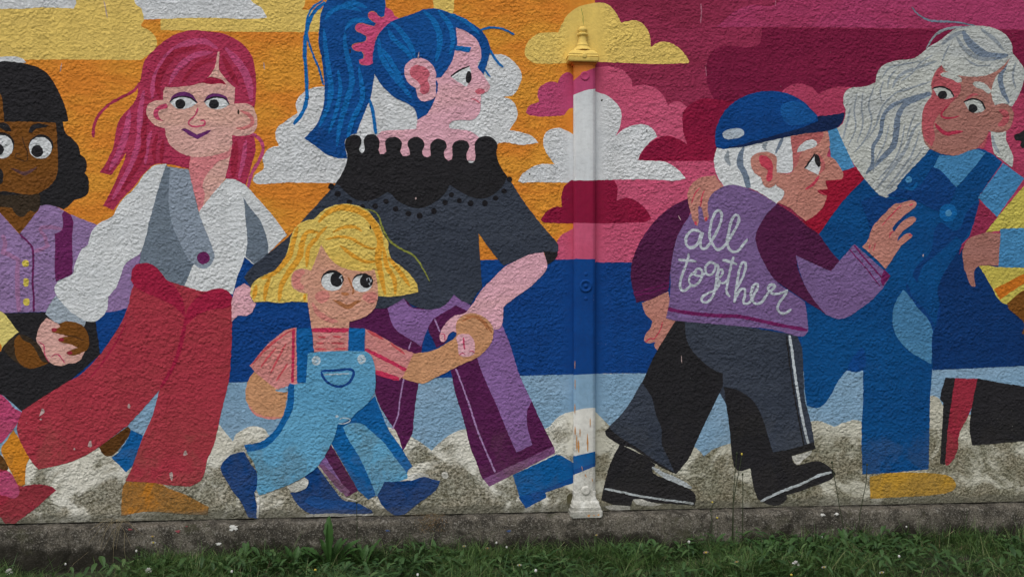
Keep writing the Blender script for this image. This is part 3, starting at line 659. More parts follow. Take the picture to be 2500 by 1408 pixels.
# ---- figure: blond child in dungarees
mural('painted_person', 'painted blond child in light blue dungarees and pink shirt', '''
hair;blond;K;f;610,240c 660,190 730,150 820,135 900,145 970,175 1020,230 1060,280 1090,350 1120,400 1120,450 1150,520 1220,570 1280,630 1320,690 1325,740c 1200,765 1110,772 1045,765c 800,800 565,810c 460,805 370,815 290,805 200,810c 175,770 180,700 220,650 300,610 370,570 410,510 435,430 455,350 490,290 540,255
hair;wispgreen;M;s5t;300,535 370,550 410,590 430,660 480,750 560,810 640,850 690,910 730,980 757,1032
hair;blonddk;K;s13.2t;500,290 470,390 440,490 350,600 250,650
hair;blonddk;K;s14.4t;640,330 565,330 530,400 510,500 440,600 385,700 370,805
hair;blonddk;K;s9.6t;610,370 570,450 560,570
hair;blonddk;K;s16.8t;640,260 720,185 820,160 950,200 1030,290 1065,400 1050,500 1075,640 1100,760
hair;blonddk;K;s7.2t;690,380 780,360 860,370 930,410 1000,440 1060,440
hair;blonddk;K;s9.6t;790,420 880,490 960,530 1040,530
hair;blonddk;K;s12t;1090,430 1110,560 1160,650 1170,755
hair;blonddk;K;s10.8t;1120,500 1200,600 1270,700
hair;blonddk;K;s10.8t;310,630 280,720 270,800
hair;blonddk;K;s10.8t;215,690 195,790
hair;blonddk;K;s8.4t;700,290 650,340 590,430
hair;blonddk;K;s8.4t;548,750 545,805
hair;blonddk;K;s8.4t;740,330 800,300 880,290 940,320
face;tan;K;f;660,415c 700,480 740,530 800,570 870,590 950,598 1028,585c 1045,680 1050,740 1045,810 1010,870 950,915 855,942c 850,990c 592,990c 580,900 568,820 565,750c 500,735 460,700 455,640 480,592 530,580 590,592c 620,520
face;tanpink;L;f;372,680 400,610 480,580 560,600 500,680 490,760 550,830 520,870 440,850 385,790
face;tanpink;L;f;700,950 760,885 880,885 912,960 860,1030 760,1050
face;tanpink;L;f;1375,960 1450,900 1560,900 1595,980 1550,1050 1440,1040
face;tanpink;L;s13t;660,1050 740,1190 890,1290 1030,1320
face;tandk;L;s5;1170,680 1220,790 1250,870 1235,930
face;tandk;L;e;1130,922,60,24,8
face;tandk;L;f;940,1000c 1040,1020 1165,1075 1280,1020 1362,1020c 1300,1060 1180,1142 1060,1090
eye#1;black;L;e;948,722,162,140
eye#1;white;L;e;945,752,155,130
eye#1;black;L;e;1014,716,96,104
eye#1;letter;L;s2.5;1088,655 1048,692 1078,705 1085,752
eye#2;black;L;e;1385,747,148,122
eye#2;white;L;e;1374,778,140,120
eye#2;black;L;e;1436,740,95,95
eye#2;letter;L;s2.2;1445,740 1440,705 1475,690 1490,740 1510,715 1495,760 1470,770 1485,805
tee;tee;K;f;598,985c 852,985c 848,1150c 608,1150c
tee;tee;K;f;488,985c 440,992 400,1010 290,1100 168,1246c 240,1330 320,1420c 495,1366c
tee;tee;K;f;958,988c 1080,1050 1200,1120 1310,1165c 1260,1270 1200,1342c 1035,1292c 1000,1180 958,1150
tee;teered;K;s11;598,1000 852,1001
tee;teered;K;s7;470,990 466,1200 462,1362
tee;teedash;K;s6t;482,990 400,1035 290,1120 178,1242
tee;teered;K;s9;960,1132 1100,1200 1245,1278
tee;teered;K;s12;1034,1288 1195,1338
tee;teedash;K;s7t;975,1005 1090,1065
tee;teedash;K;s6t;1135,1090 1235,1165
tee;teedash;K;s5t;640,1048 690,1050
tee;teedash;K;s5t;740,1045 800,1048
tee;teedash;K;s5t;625,1090 680,1092
tee;teedash;K;s5t;730,1090 820,1092
tee;teedash;K;s5t;620,1130 700,1132
tee;teedash;K;s5t;750,1130 835,1128
tee;teedash;K;s5t;350,1120 300,1180 240,1260
tee;teedash;K;s5t;420,1090 360,1200 310,1300
tee;teedash;K;s5t;430,1230 350,1350
forearm;tanarm;O;f;255,160c 215,220 195,310 210,380 260,440 340,475 455,476c 488,300c 400,270 330,220
forearm;tanpink;O;s6t;215,390 260,445 340,476 440,478
forearm;water;O;s5;400,287 480,295
hand;tanarm;N;f;600,690 620,640 680,605 750,610 820,650 855,710 850,790 810,850 750,905 650,950 550,1000 430,1060 380,1085 330,1080 230,1050c 310,880c 440,860 550,800 600,760
hand;tandk;N;s8t;640,660 720,625 800,670 850,740
hand;tandk;N;s5t;660,620 760,640 820,720
dungarees;denimdk;K;f;488,990c 592,985c 610,1150c 575,1160 560,1362c 495,1362c
dungarees;denimdk;K;f;850,985c 962,990c 957,1160c 845,1150c
dungarees;denimdk;O;f;830,500c 940,445 1085,330c 1130,440 1180,560 1260,670 1342,812c 1310,840 1300,890c 1160,950 1090,1010 1040,1037c 970,975c 870,800 785,655c
dungarees;denim;O;f;865,540c 920,515 1000,520 1050,560 1150,650 1230,760 1300,850 1312,890c 1240,915 1160,930c 1150,980 1095,1018c 1050,900 980,750 900,620
dungarees;denim;O;f;625,35c 660,25 1010,20 1050,40 1080,100 1090,200 1085,290 1040,370 960,440 900,495 830,520c 810,600 782,662c 740,740 680,820 600,880 480,940 290,1010c 270,960 275,850c 250,780 200,710c 320,680 400,620 460,530 490,420 520,330 530,250c 612,235c 620,100
dungarees;denimdk;O;f;500,240c 532,245c 525,400 480,500 420,600 330,680 210,712c 185,662c 300,640 390,570 450,470 480,380 490,260
pocket;pocketline;O;s6;718,155 830,150 932,152 920,220 880,252 830,262 770,240 728,195 718,160
pocket;butwhite;O;s3;735,180 910,172
button#1;butwhite;O;e;682,83,31,33
button#1;denim;O;s2;670,70 695,90 672,98
button#2;butwhite;O;e;993,75,30,34
button#2;denim;O;s2;985,62 1000,80 984,92
dungarees;butwhite;O;s2.2;835,515 880,515 915,490 860,478 840,490
dungarees;butwhite;O;e;825,466,12,9
shoe#1;shoenavy;O;f;188,708c 230,790 272,850 275,950 258,1000 275,1080 280,1166c 215,1156c 170,1060 110,980 50,880 25,820 50,770 110,725
shoe#2;shoenavy;P;f;110,775c 230,770 290,765 360,740 492,770c 470,820 430,860 320,940 260,990 200,1015 140,980 90,930 60,870c
''', wall)
mural('painted_hand', 'pink fingertips of the ponytailed figure folded over the child\'s fist', '''
-;facepink;N;f;605,760 650,745 700,755 725,800 727,880 700,897 650,902 620,882 613,820
-;skinline;N;s4;652,768 655,820 660,852
-;skinline;N;s2.5;622,890 645,875 662,885
-;skinline;N;s2.5;690,868 708,860 726,872
''', wall)
mural('painted_smear', 'thick white paint left under the blue shoes', '''
-;smear;O;f;608,1138c 800,1133 960,1138 1078,1133c 1060,1166 800,1158 700,1172 615,1174c
-;smear;O;f;258,985c 290,1005 290,1100 285,1170c 272,1160 275,1060
-;smear;O;f;480,945c 560,910 615,890 628,925 600,965 520,985
-;smear;O;f;830,985c 880,1030 960,1045 860,1020c
-;smear;P;f;265,745 330,715 400,720 420,740c 350,745 290,768
-;smear;P;f;500,720 530,705 550,740 520,755
''', wall)

# ---- figure: grey hair, blue overalls
mural('painted_person', 'painted figure with long grey-white hair and blue overalls at the right', '''
-;overall;0;f;2107,438c 2050,500 1995,570c 2030,640 1990,740 1950,760c 1955,830 1962,903 1964,950 1970,989c 1986,995 2003,993 2025,969 2044,934 2068,901c 2107,901c 2107,973 2103,1051 2105,1157c 2173,1153 2267,1145c 2269,1051 2271,966 2277,890c 2290,760 2320,660 2347,598 2366,577 2391,513 2388,481c 2448,396c 2413,371 2380,362 2267,366c
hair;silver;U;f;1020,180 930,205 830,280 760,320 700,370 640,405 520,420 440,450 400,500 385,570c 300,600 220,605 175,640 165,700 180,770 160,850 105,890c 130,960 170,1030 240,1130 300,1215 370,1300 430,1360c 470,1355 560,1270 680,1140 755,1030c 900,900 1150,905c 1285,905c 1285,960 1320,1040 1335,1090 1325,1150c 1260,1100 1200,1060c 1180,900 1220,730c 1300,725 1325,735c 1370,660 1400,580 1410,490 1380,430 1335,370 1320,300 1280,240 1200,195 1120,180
hair;hairgrey;U;s5t;635,50 680,100 750,140 850,150 950,155 1070,178
hair;hairgrey2;U;s6t;735,335 790,250 850,210 940,190 1025,185
hair;hairgrey;U;s14t;775,645 680,680 590,720 545,790 530,900 510,1000 440,1080 320,1195
hair;hairgrey;U;s10t;765,635 620,680 500,730 440,800 420,920 370,1010 365,1120 320,1195
hair;hairgrey2;U;s9t;700,840 650,890 600,1010 550,1090 470,1200 400,1290
hair;hairgrey2;U;s5t;690,900 660,1000 620,1090 540,1200 450,1310
hair;hairgrey2;U;s8t;640,470 545,530 500,610
hair;hairgrey2;U;s10t;840,310 930,240 1010,215
hair;hairgrey;U;s20t;985,215 1030,290 1100,355 1180,390 1300,380
hair;hairgrey2;U;s11t;940,250 1010,350 1110,405 1220,400
hair;hairgrey2;U;s9t;1110,200 1200,270 1270,350
hair;hairgrey;U;s13t;1290,440 1245,530 1260,620 1305,710
hair;hairgrey2;U;s5t;375,600 340,720 360,830 320,950 240,1050
hair;hairgrey2;U;s5t;215,740 190,850 160,960
hair;hairgrey2;U;s5t;770,560 650,600 520,640
hair;hairgrey2;U;s7t;810,420 720,450 600,500
hair;hairgrey2;U;s8t;1190,930 1205,1000 1240,1060
hair;hairgrey2;U;s4t;700,420 600,440 480,470 430,540
hair;hairgrey2;U;s4t;780,380 700,430 640,500 560,560
hair;hairgrey2;U;s5t;590,600 500,660 430,740 390,860 330,960
hair;hairgrey2;U;s4t;260,640 240,760 250,880 200,1000
hair;hairgrey2;U;s4t;300,640 290,740 300,850 260,980
hair;hairgrey2;U;s4t;480,860 450,980 400,1080 370,1180
hair;hairgrey2;U;s5t;590,850 570,960 540,1060 480,1150 400,1240
hair;hairgrey2;U;s4t;660,780 620,880 600,960
hair;hairgrey2;U;s4t;720,1010 640,1120 560,1220 470,1320
hair;hairgrey2;U;s4t;900,300 860,380 840,440
hair;hairgrey2;U;s4t;1000,400 1080,450 1180,450
hair;hairgrey2;U;s5t;1350,430 1330,520 1350,610
hair;hairgrey2;U;s4t;440,560 420,640 430,700
hair;hairgrey2;U;s4t;530,480 480,540 470,610
neck;skinwred;U;f;1170,900c 1135,1015c 1060,1025c
face;skinw;U;f;840,450c 870,490 960,520 1080,530 1190,505 1260,455 1314,396c 1275,465 1220,520 1190,590 1180,630 1190,680 1205,725c 1260,712 1310,730 1335,780 1325,850 1290,900 1220,910 1165,900c 1130,970 1060,1035 980,1065 880,1067 790,1040 730,990 705,900 705,820 730,740 770,660 770,570 800,490
face;skinwred;V;f;600,240c 540,310 500,420 508,520 440,620 408,720 410,850 430,960 500,1040c 530,950 520,820 590,700 680,620 760,540 785,430 620,320
face;skinwred;V;s7t;960,530 900,530 820,600
face;lipw;V;s5t;680,620 605,700 595,740 680,760 770,738
face;lipw;V;s10t;530,810 580,870 640,912 740,898 805,890
face;skinwred;V;f;1160,680 1240,690 1262,760 1230,820 1150,835 1200,750
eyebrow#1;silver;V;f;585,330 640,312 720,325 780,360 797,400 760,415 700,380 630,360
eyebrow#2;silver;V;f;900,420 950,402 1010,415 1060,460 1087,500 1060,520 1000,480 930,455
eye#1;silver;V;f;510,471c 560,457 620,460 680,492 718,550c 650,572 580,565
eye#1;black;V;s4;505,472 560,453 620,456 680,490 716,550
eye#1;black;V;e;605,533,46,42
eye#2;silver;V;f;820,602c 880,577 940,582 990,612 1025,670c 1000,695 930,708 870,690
eye#2;black;V;s4;816,603 880,574 950,580 1000,615 1025,672
eye#2;black;V;e;904,664,45,44
shirt;shirtblue;Y;f;400,82c 520,85 650,40 720,68c 620,190 520,302c 360,172c
shirt;shirtblue;Y;f;842,136c 988,242c 800,507c 668,372c
bib;bibnavy;Y;f;235,300 350,165 520,302c 480,400 420,470 250,400 150,380 40,360c 120,315
bib;overall;Y;f;335,48c 402,84c 350,170 255,300 160,322c 110,300
bib;bibnavy;Y;f;-140,400c -20,360 60,380 150,390 200,450 120,560 40,640 -60,700c -80,560
bib;bibnavy;Y;f;400,550 520,600 600,460 680,395c 668,480 610,600 545,700c 480,730 380,780 280,870 250,960c 220,900 260,830 340,750
bib;overall;Y;f;520,640c 560,690 500,760 420,810 300,890 270,960c 280,860 400,750
bib;bibnavy;Y;s10t;175,960 210,1060 300,1160 360,1270 365,1420
bib;denimdk;Y;e;463,478,62,62
bib;shirtblue;Y;e;465,480,23,23 192,250,22,22
bib;denimdk;Y;s9t;170,310 220,310 250,270
hip_panel;hip;a;f;780,18c 740,80 715,160 720,260 760,340 830,410 900,450 955,482c 968,300 940,210 870,130 820,60
hip_panel;cap;a;f;500,400 530,380 535,510 440,512
shoe;yellowshoe;a;f;570,1185c 700,1160 900,1160 1050,1175 1105,1215 1100,1265 1000,1295 800,1310 575,1322c
''', wall)

# ---- figure cut by the right edge
mural('painted_person', 'painted figure cut off by the right edge in navy skirt and black boots', '''
-;mustard;0;f;2505,452c 2550,410 2620,392 2690,398 2750,430 2790,520 2770,640 2740,700c 2640,740 2540,740 2470,700c 2470,560
face;brown;0;f;2560,300c 2562,220 2600,170 2660,160 2720,180 2745,240 2740,320 2710,380 2650,400 2590,380
hair;black;0;f;2545,300c 2540,200 2580,130 2650,110 2730,125 2780,190 2785,300 2770,380 2740,400c 2750,300 2735,220 2690,200c 2620,210 2575,240 2562,310
eye#1;white;0;e;2610,280,20,22
eye#1;black;0;e;2602,284,10,11
eye#2;white;0;e;2680,280,20,22
eye#2;black;0;e;2672,284,10,11
skirt;navy;0;f;2347,598c 2370,650 2400,650c 2455,740c 2470,690 2560,720 2740,700c 2790,800 2830,878c 2700,888 2500,893 2277,903c 2276,820 2296,760 2290,700
-;wine;Y;f;680,400c 800,512c 720,612c 600,660c 538,765c 550,720 612,630
-;mustard;Y;f;1080,230c 988,290c 800,510c 720,612c 820,600 1080,580c
sleeve;shirtblue;Y;f;822,588c 1180,575c 1180,860c 990,856 808,852c
-;mustard;Y;f;668,830c 810,850 960,855 1100,860c 1100,960c 990,1010 870,1108c 820,1085 740,950
-;orangestripe;Y;f;778,1002c 980,898 1100,850c 1100,930c 990,962 820,1074c
hand#1;skinw;Y;f;720,612c 822,620c 810,840c 700,840 660,850 640,890 650,985 640,988 612,968 590,900 570,850 560,740c 600,660
hand#2;brown;Y;f;868,1102c 990,1010 1200,1040 1250,1250 1100,1330 970,1310c 985,1240 930,1180 885,1145
hair;black;0;f;2476,331 2488,326 2500,318 2560,300 2600,340 2560,380 2500,363 2490,355 2493,345 2480,343
leg;bootred;a;f;1100,570c 1245,575c 1225,700 1190,800 1130,920 1120,1020 1070,1110 1045,1117c 1040,1000 1065,800 1085,650
boot#1;black;a;f;1045,565c 1105,570c 1085,700 1060,880 1042,1112c 1010,1102c 1020,950 1030,720 1010,700
boot#2;black;a;f;1245,570c 1400,600 1536,620 1760,660 1780,760c 1790,900 1900,960 1880,1000 1700,985 1536,965 1350,980 1210,990c 1195,880 1215,720
''', wall)

# ---- figure: old man with cap
mural('painted_person', 'painted figure in a blue cap and purple jacket lettered on the back', '''
scarf;shirtblue;0;f;2020,315c 2042,312c 2088,412c 2060,425 2030,400c
scarf;scarf;0;f;1990,440c 2050,420 2088,408c 2110,436c 2050,500 1997,575c 1960,540c
hand#1;skinm;W;f;190,955c 370,878c 390,1000 360,1062c 425,1075c 370,1180 300,1287c 275,1250 282,1222c 240,1232 205,1215 210,1180 250,1120 262,1080c 220,1040 200,1000
hand#1;earred;W;s3t;332,1080 310,1150 270,1205
hand#1;earred;W;s3t;210,1225 245,1200 280,1205
trousers;char;Z;f;600,80c 900,110 1345,180c 1375,270 1385,420 1395,600 1430,730 1462,915c 1380,940 1200,940 1000,1000c 870,600 620,300
trousers;black;Z;f;560,80c 615,90c 625,200 650,260 700,320 780,390 862,430c 862,512c 780,680 700,850 640,980 558,1082c 420,1010 290,920 190,890c 105,830 100,800c 130,770 230,660 340,480 430,290
trousers;char;Z;f;335,485c 230,660 120,775c 190,835 300,905 420,990 548,1068c 500,960 465,880 465,790 430,700 400,580
trousers;black;Z;f;868,515c 940,528 1010,565 1070,620 1120,720 1160,850 1187,938c 1300,918 1452,872c 1463,917c 1312,962c 1315,1000 1345,1022 1410,1005 1480,995 1545,1025 1592,1075c 1570,1110 1470,1150 1350,1195 1275,1215c 1275,1245 1210,1285 1130,1265 1085,1240c 1060,1160 1040,1040c 970,1060 935,1030c 920,950 905,780 880,600
trousers;black;Z;s4;1275,185 1300,400 1340,650 1388,895
trousers;stripe;Z;s6;1295,180 1312,300 1340,500 1370,680 1400,820 1416,882
shoe#1;black;Z;f;192,886c 350,960 425,1020c 408,1072 500,1110 600,1150 665,1190 687,1230 677,1282c 400,1262 282,1242c 265,1287c 150,1277 73,1247c 90,1160 130,1020
shoe#1;stripe;Z;s13t;405,1035 480,1085 560,1120 660,1170
shoe#1;stripe;Z;s5;95,1175 180,1190 300,1217 450,1240 600,1260 672,1271
shoe#2;stripe;Z;s6;1108,1257 1200,1210 1300,1170 1400,1130 1480,1090 1567,1067
hair;white;T;f;180,560c 155,640 155,730 185,820 240,900c 420,905 540,950 690,1045c 740,1000 758,940 720,895 680,880 680,780c 800,780 828,755 825,620 808,460c 700,470 400,540
hair;hairgrey;T;f;400,555c 352,640 350,720 395,800 430,912 466,908c 455,820 410,720 400,640 412,555
hair;hairgrey2;T;s12t;275,590 262,660 290,720
hair;hairgrey;T;s8t;745,475 715,540 680,615
hair;hairgrey2;T;s10t;610,520 580,560 600,590
face;skinm;T;f;806,465c 950,440 1120,425 1140,480 1145,560 1120,640c 1180,660 1220,710 1262,790 1255,832 1200,842 1110,850c 1112,875 1127,922c 1090,925 1038,930c 1060,960 1122,975c 1100,1050 1060,1110 1000,1160 940,1197c 880,1150 800,1080 690,1037c 742,1000 756,940 680,882 680,780c 825,772 825,620
face;skinmred;T;f;808,470c 1010,438 1090,435 1050,530 980,560 900,610 870,700 828,760c 826,620
face;skinmred;T;s9t;1050,620 1090,720 1060,790
face;earred;T;s8t;1055,810 1000,880 935,925
face;earred;T;s3t;1040,932 1080,955 1122,975
face;black;T;e;865,1020,6,6
ear;skinm;T;f;465,700 480,640 540,608 620,605 690,640c 690,760 680,870 660,900 620,912 575,885 555,820c 500,780
ear;earred;T;f;540,640 600,640 650,690 655,790 640,850 600,850 610,760 560,720
eyebrow;white;T;f;865,606c 880,560 940,510 1010,498 1036,540 1000,565 930,590
eye;white;T;f;935,747c 1005,640 1030,700 1065,728c 1047,797c
eye;black;T;s4;930,744 975,680 1018,620
eye;black;T;e;1040,676,23,56,-14
cap;cap;T;f;170,562c 160,500 170,400 210,300 270,220 360,150 480,100 600,80 740,90 850,130 930,180 1000,250 1042,297c 1060,330 900,400 700,460 500,520 350,560 230,577c
cap;caplight;T;f;730,210 820,170 920,190 1000,260 1030,310 940,360 800,370 740,310
cap;brim;T;f;250,570c 450,522 700,452 880,402 1045,340c 1040,298c 1150,285 1272,267c 1262,330 1220,385 1110,425 900,450 700,490 400,557
cap;capoval;T;er;318,447,93,44,-9
jacket;jacket;W;f;640,240c 700,180 770,150 850,150 930,175 1010,210 1117,275c 1060,500 1080,760 1310,950c 1325,1060 1332,1150c 1290,1187 1100,1140 800,1110 430,1077 355,1062c 370,990 385,850 385,720 410,580 440,480 500,370 580,290
jacket;sleeve;W;f;515,235c 400,290 300,370 210,480 150,590 115,700 115,800 150,952c 250,930 372,870c 385,720 410,580 440,480 512,360c 525,300
jacket;sleeve;0;f;1897,497c 1943,528 1971,553 1997,570 2022,605 2049,637c 2028,663c 1994,648 1943,623c 1948,656 1965,698 1991,738 2017,768c 1994,752 1962,732 1933,712 1894,684 1873,656 1850,609 1844,578 1855,549 1873,521
jacket;jacket;X;f;150,787c 330,870 450,922c 520,840 652,688c 962,962c 900,1060 800,1170 680,1260 580,1320 500,1330 408,1292c 320,1190 230,1050 175,900
jacket;hemline;X;s3;610,735 740,880 872,1050
jacket;hemline;X;s4;650,700 800,880 922,1012
jacket;hemline;X;f;905,905c 962,960c 900,1050c 880,1010
jacket;hemline;W;s3;130,887 260,852 378,815
jacket;hemline;W;s3;138,905 270,880 376,842
jacket;hemline;W;s9;368,998 500,1022 700,1042 850,1047 1000,1077 1150,1110 1328,1143
hand#2;skinm;X;f;720,712c 770,650 800,560 850,490 920,420 1000,345 1060,335 1140,315 1186,330 1176,370 1100,430 1020,500 978,560 990,588c 1060,500 1140,455 1183,470 1160,510 1080,570 1030,630 1022,667c 1080,610 1130,597 1151,615 1110,660 1050,710 990,800 920,902c 830,810
hand#2;earred;X;s3t;1060,350 960,450 890,530
hand#2;earred;X;s3t;990,580 960,600 955,640
hand#2;earred;X;s2.5t;835,680 815,750
hand#2;earred;X;s2.5t;790,690 775,730
hand#2;earred;X;e;1140,352,18,9,-20 1132,612,12,8
lettering;letter;W;s6.6;592,468 545,455 500,490 490,540 520,577 570,550 602,475 592,530 602,582 640,568 690,490 730,400 735,340 710,320 680,360 660,430 655,510 680,560 710,590 760,560 805,490 840,430 857,370 835,350 805,390 785,470 775,550 800,597 840,602 880,562 914,518
lettering;letter;W;s6.2;512,618 490,700 460,780 450,840 470,872 510,850 535,825
lettering;letter;W;s6.2;438,660 500,664 562,670
lettering;letter;W;s6.0;566,738 522,768 515,820 550,837 595,792 602,740 572,720 552,758 600,768 628,748
lettering;letter;W;s6.0;702,692 660,678 625,710 640,762 680,748 706,692 702,780 690,870 660,930 620,952 598,925 640,890 700,860 728,800
lettering;letter;W;s5.6;722,785 746,742 730,724 710,760 720,812 760,816 778,790
lettering;letter;W;s6.2;818,638 797,720 776,820 770,880 792,912
lettering;letter;W;s6.2;743,660 790,672 842,690
lettering;letter;W;s6.2;832,870 880,780 902,700 886,673 860,720 840,830 824,952
lettering;letter;W;s6.2;832,920 862,868 892,860 896,900 890,957 930,950 962,890 987,842 970,823 945,860 940,920 970,962 1010,950 1052,890 1102,842 1080,828 1055,855 1090,892 1150,885 1187,868c 1170,900 1120,980 1132,1017 1170,1027 1216,998
''', wall)
mural('painted_hand', 'painted hand of the grey-white haired figure resting on the purple shoulder', '''
-;skinm;W;f;747,155c 690,190 650,240 640,300 647,380 625,397 608,340 600,300 580,288 578,350 570,427 545,400 525,340 510,270 503,200 530,140 590,95 690,78c 720,120
-;earred;W;s3t;592,163 550,210 530,272
-;earred;W;s3t;620,178 600,230 590,300
-;earred;W;e;630,380,9,14 558,408,8,14
''', wall)
mural('painted_smear', 'white paint smeared beside the black shoe and the post foot', '''
-;smear;Z;f;90,1290c 150,1280 262,1288c 262,1310 200,1322 140,1318c
-;smear;Z;f;280,1245c 320,1240 400,1262 480,1275c 400,1285 300,1275
-;smear;Z;f;1310,965c 1400,940 1440,930 1380,990 1340,1020
''', wall)
flakes = mural('paint_flake', 'pale streaks and flaked spots scattered over the upper paint', '''
-;scratch;S;s3t;660,30 664,90 658,180
-;scratch;S;s2t;700,485 698,520 702,585
-;chip;A;s2.5t;890,0 910,90 922,160
-;chip;A;s2.5t;530,545 520,620
-;scratch;S;s2t;1232,0 1228,50
-;chip;C;s2.5t;1138,450 1128,510
-;chip;B;s3t;1250,290 1256,340
-;wispgreen;Q;s1.4t;528,62 540,110 545,192
-;hole;Q;e;686,767,8,7 135,1330,5,8 1030,1000,4,10
-;hole;C;e;545,440,7,18 630,1135,4,12
-;hole;K;e;998,297,6,16
-;chip;Z;s2t;592,310 596,360
-;chip;W;s2.5t;440,355 455,385
-;chip;Y;e;292,770,4,10
''', wall)
flakes['kind'] = 'stuff'
# ------------------------------------------------------------------ the plinth under the wall
def simple_mat(name, build):
    m = bpy.data.materials.new(name); m.use_nodes = True
    t = m.node_tree; b = t.nodes['Principled BSDF']; q = NG(t); build(q, b); return m
def concrete(q, b):
    tc = q.n('ShaderNodeTexCoord'); P = tc.outputs['Object']
    sep = q.n('ShaderNodeSeparateXYZ'); q.l(P, sep.inputs[0])
    fine = q.noise(P, 130.0, 3.0, 0.7); mid = q.noise(P, 48.0, 3.0, 0.62); big = q.noise(P, 5.0, 5.0, 0.65)
    blot = q.noise(P, 11.0, 4.0, 0.65, 0.6)
    c = q.mix(q.ramp(q.math('MULTIPLY_ADD', blot, 0.6, q.math('MULTIPLY', big, 0.4)), 0.42, 0.60), (0.046, 0.041, 0.033, 1), (0.150, 0.134, 0.108, 1))
    c = q.mix(q.math('MULTIPLY', q.ramp(mid, 0.56, 0.68), 0.55), c, (0.27, 0.25, 0.215, 1))
    c = q.mix(q.math('MULTIPLY', q.ramp(fine, 0.56, 0.66), 0.55), c, (0.40, 0.375, 0.335, 1))
    c = q.mix(q.math('MULTIPLY', q.ramp(fine, 0.47, 0.38), 0.8), c, (0.03, 0.027, 0.022, 1))
    damp = q.ramp(q.math('MULTIPLY_ADD', q.noise(P, 5.5, 5.0, 0.7), 0.36, sep.outputs[2]), 0.095, 0.025)
    c = q.mix(q.math('MULTIPLY', damp, 0.86), c, (0.020, 0.018, 0.013, 1))
    moss = q.math('MULTIPLY', q.ramp(q.noise(P, 7.0, 4.0, 0.7), 0.56, 0.72), 0.5)
    c = q.mix(moss, c, (0.05, 0.052, 0.024, 1))
    q.l(c, b.inputs['Base Color']); b.inputs['Roughness'].default_value = 0.92
    b.inputs['Specular IOR Level'].default_value = 0.15
    h = q.math('ADD', q.math('MULTIPLY', fine, 0.5), mid)
    bp = q.n('ShaderNodeBump'); bp.inputs['Strength'].default_value = 0.9; bp.inputs['Distance'].default_value = 0.009
    q.l(h, bp.inputs['Height']); q.l(bp.outputs[0], b.inputs['Normal'])
M_CONC = simple_mat('weathered_concrete', concrete)
GZ = -0.208
PLY = -0.075                                  # front face of the plinth
prof = [(0.1, 0.0), (0.0, 0.0), (-0.02, 0.0), (-0.045, -0.001), (-0.062, -0.005), (-0.071, -0.014), (-0.075, -0.028)]
prof += [(-0.075-0.0012*i, -0.028-0.022*i) for i in range(1, 12)]
nx = 1060; vs_, fs_ = [], []
JOINT = at(166, 1330, PLY).x
for i in range(nx+1):
    x = XL+(XR-XL)*i/nx
    for k, (py, pz) in enumerate(prof):
        n = mnoise.noise(Vector((x*14, pz*14, py*14)))*0.004+mnoise.noise(Vector((x*45, pz*45, py*45)))*0.0035
        e = 0.0
        if abs(x-JOINT-0.01*math.sin(pz*40)) < 0.009 and k > 4: e = 0.016
        top = 0.006*mnoise.noise(Vector((x*8, 3.3, 0)))+0.004*mnoise.noise(Vector((x*27, 8.3, 0))) if k < 5 else 0
        vs_.append((x, py-n*(1 if k > 3 else 0.2)+e, pz+(n*0.7-0.001 if k < 8 else 0)+top))
m_ = len(prof)
for i in range(nx):
    for k in range(m_-1):
        a = i*m_+k; fs_.append((a, a+1, a+1+m_, a+m_))
plinth = mesh_obj('plinth', vs_, fs_, M_CONC, None, wall, True)
plinth['label'] = 'grey weathered concrete plinth along the foot of the wall'
def splash(u, v, r, colr, seed):
    rr = random.Random(seed); c = at(u, v, PLY-0.004)
    pts = [Vector((c.x, c.y-0.004, c.z))]; N = 26
    for i in range(N):
        t = 2*math.pi*i/N
        q = r*0.0019*(0.62+0.45*mnoise.noise(Vector((math.cos(t)*1.3+seed*3, math.sin(t)*1.3, 0)))+0.35*mnoise.noise(Vector((math.cos(t)*3.5, math.sin(t)*3.5, seed*5))))
        p = Vector((c.x+math.cos(t)*q*1.5, 0, c.z+math.sin(t)*q*0.75))
        p.y = PLY-0.0055-0.0012*max(0, (-0.03-p.z)/0.022); pts.append(p)
    pts[0].y = sum(p.y for p in pts[1:])/N-0.001
    return mesh_obj('paint_splash', pts, [(0, 1+(i+1) % N, 1+i) for i in range(N)], paint(colr, 0.6), None, plinth)
for u, v, r, c, s in ((570,1288,15,'blotw',1),(534,1326,7,'blotw',2),(317,1291,6,'blotr',3),(434,1296,7,'blotr',4),(456,1284,3,'blotr',9),
                      (946,1294,5,'blotb',5),(1242,1295,6,'blotb',6),(2008,1256,8,'blotw',7),(2043,1254,7,'blotw',8)):
    splash(u, v, r, c, s)

# ------------------------------------------------------------------ the iron post: shaft, cap, finial, foot, rosettes
post = bpy.data.objects.new('iron_post', None); COL.objects.link(post)
post.location = (PX, -0.03, 0.0)
tag(post, 'flat iron post with ball finial fixed to the wall and painted over with the mural', 'post')
POFF = Vector(post.location)
def rel(vv): return [tuple(Vector(p)-POFF) for p in vv]
YF = -0.052
bands = [  # (v at left edge, v at right edge, bow) where the colour below starts
 (140,140,0,'orangetop'),(198,166,-5,'magcloud'),(233,217,-3,'white'),(441,440,0,'crimson'),(544,545,0,'pink'),(632,632,0,'sea'),
 (915,912,0,'water'),(1004,995,-3,'smear'),(1113,1101,0,'shoeblue'),(1146,1129,0,'soledk'),(1159,1137,0,'smear'),(1240,1240,0,None)]
colsec = [(1399.5,0.0),(1399.5,-0.034),(1401.5,-0.044),(1406,YF),(1416,YF-.002),(1427,YF-.0025),(1438,YF-.002),(1447,YF),(1451.5,-0.044),(1453.5,-0.034),(1453.5,0.0)]
V_, F_, MI, ml = [], [], [], []
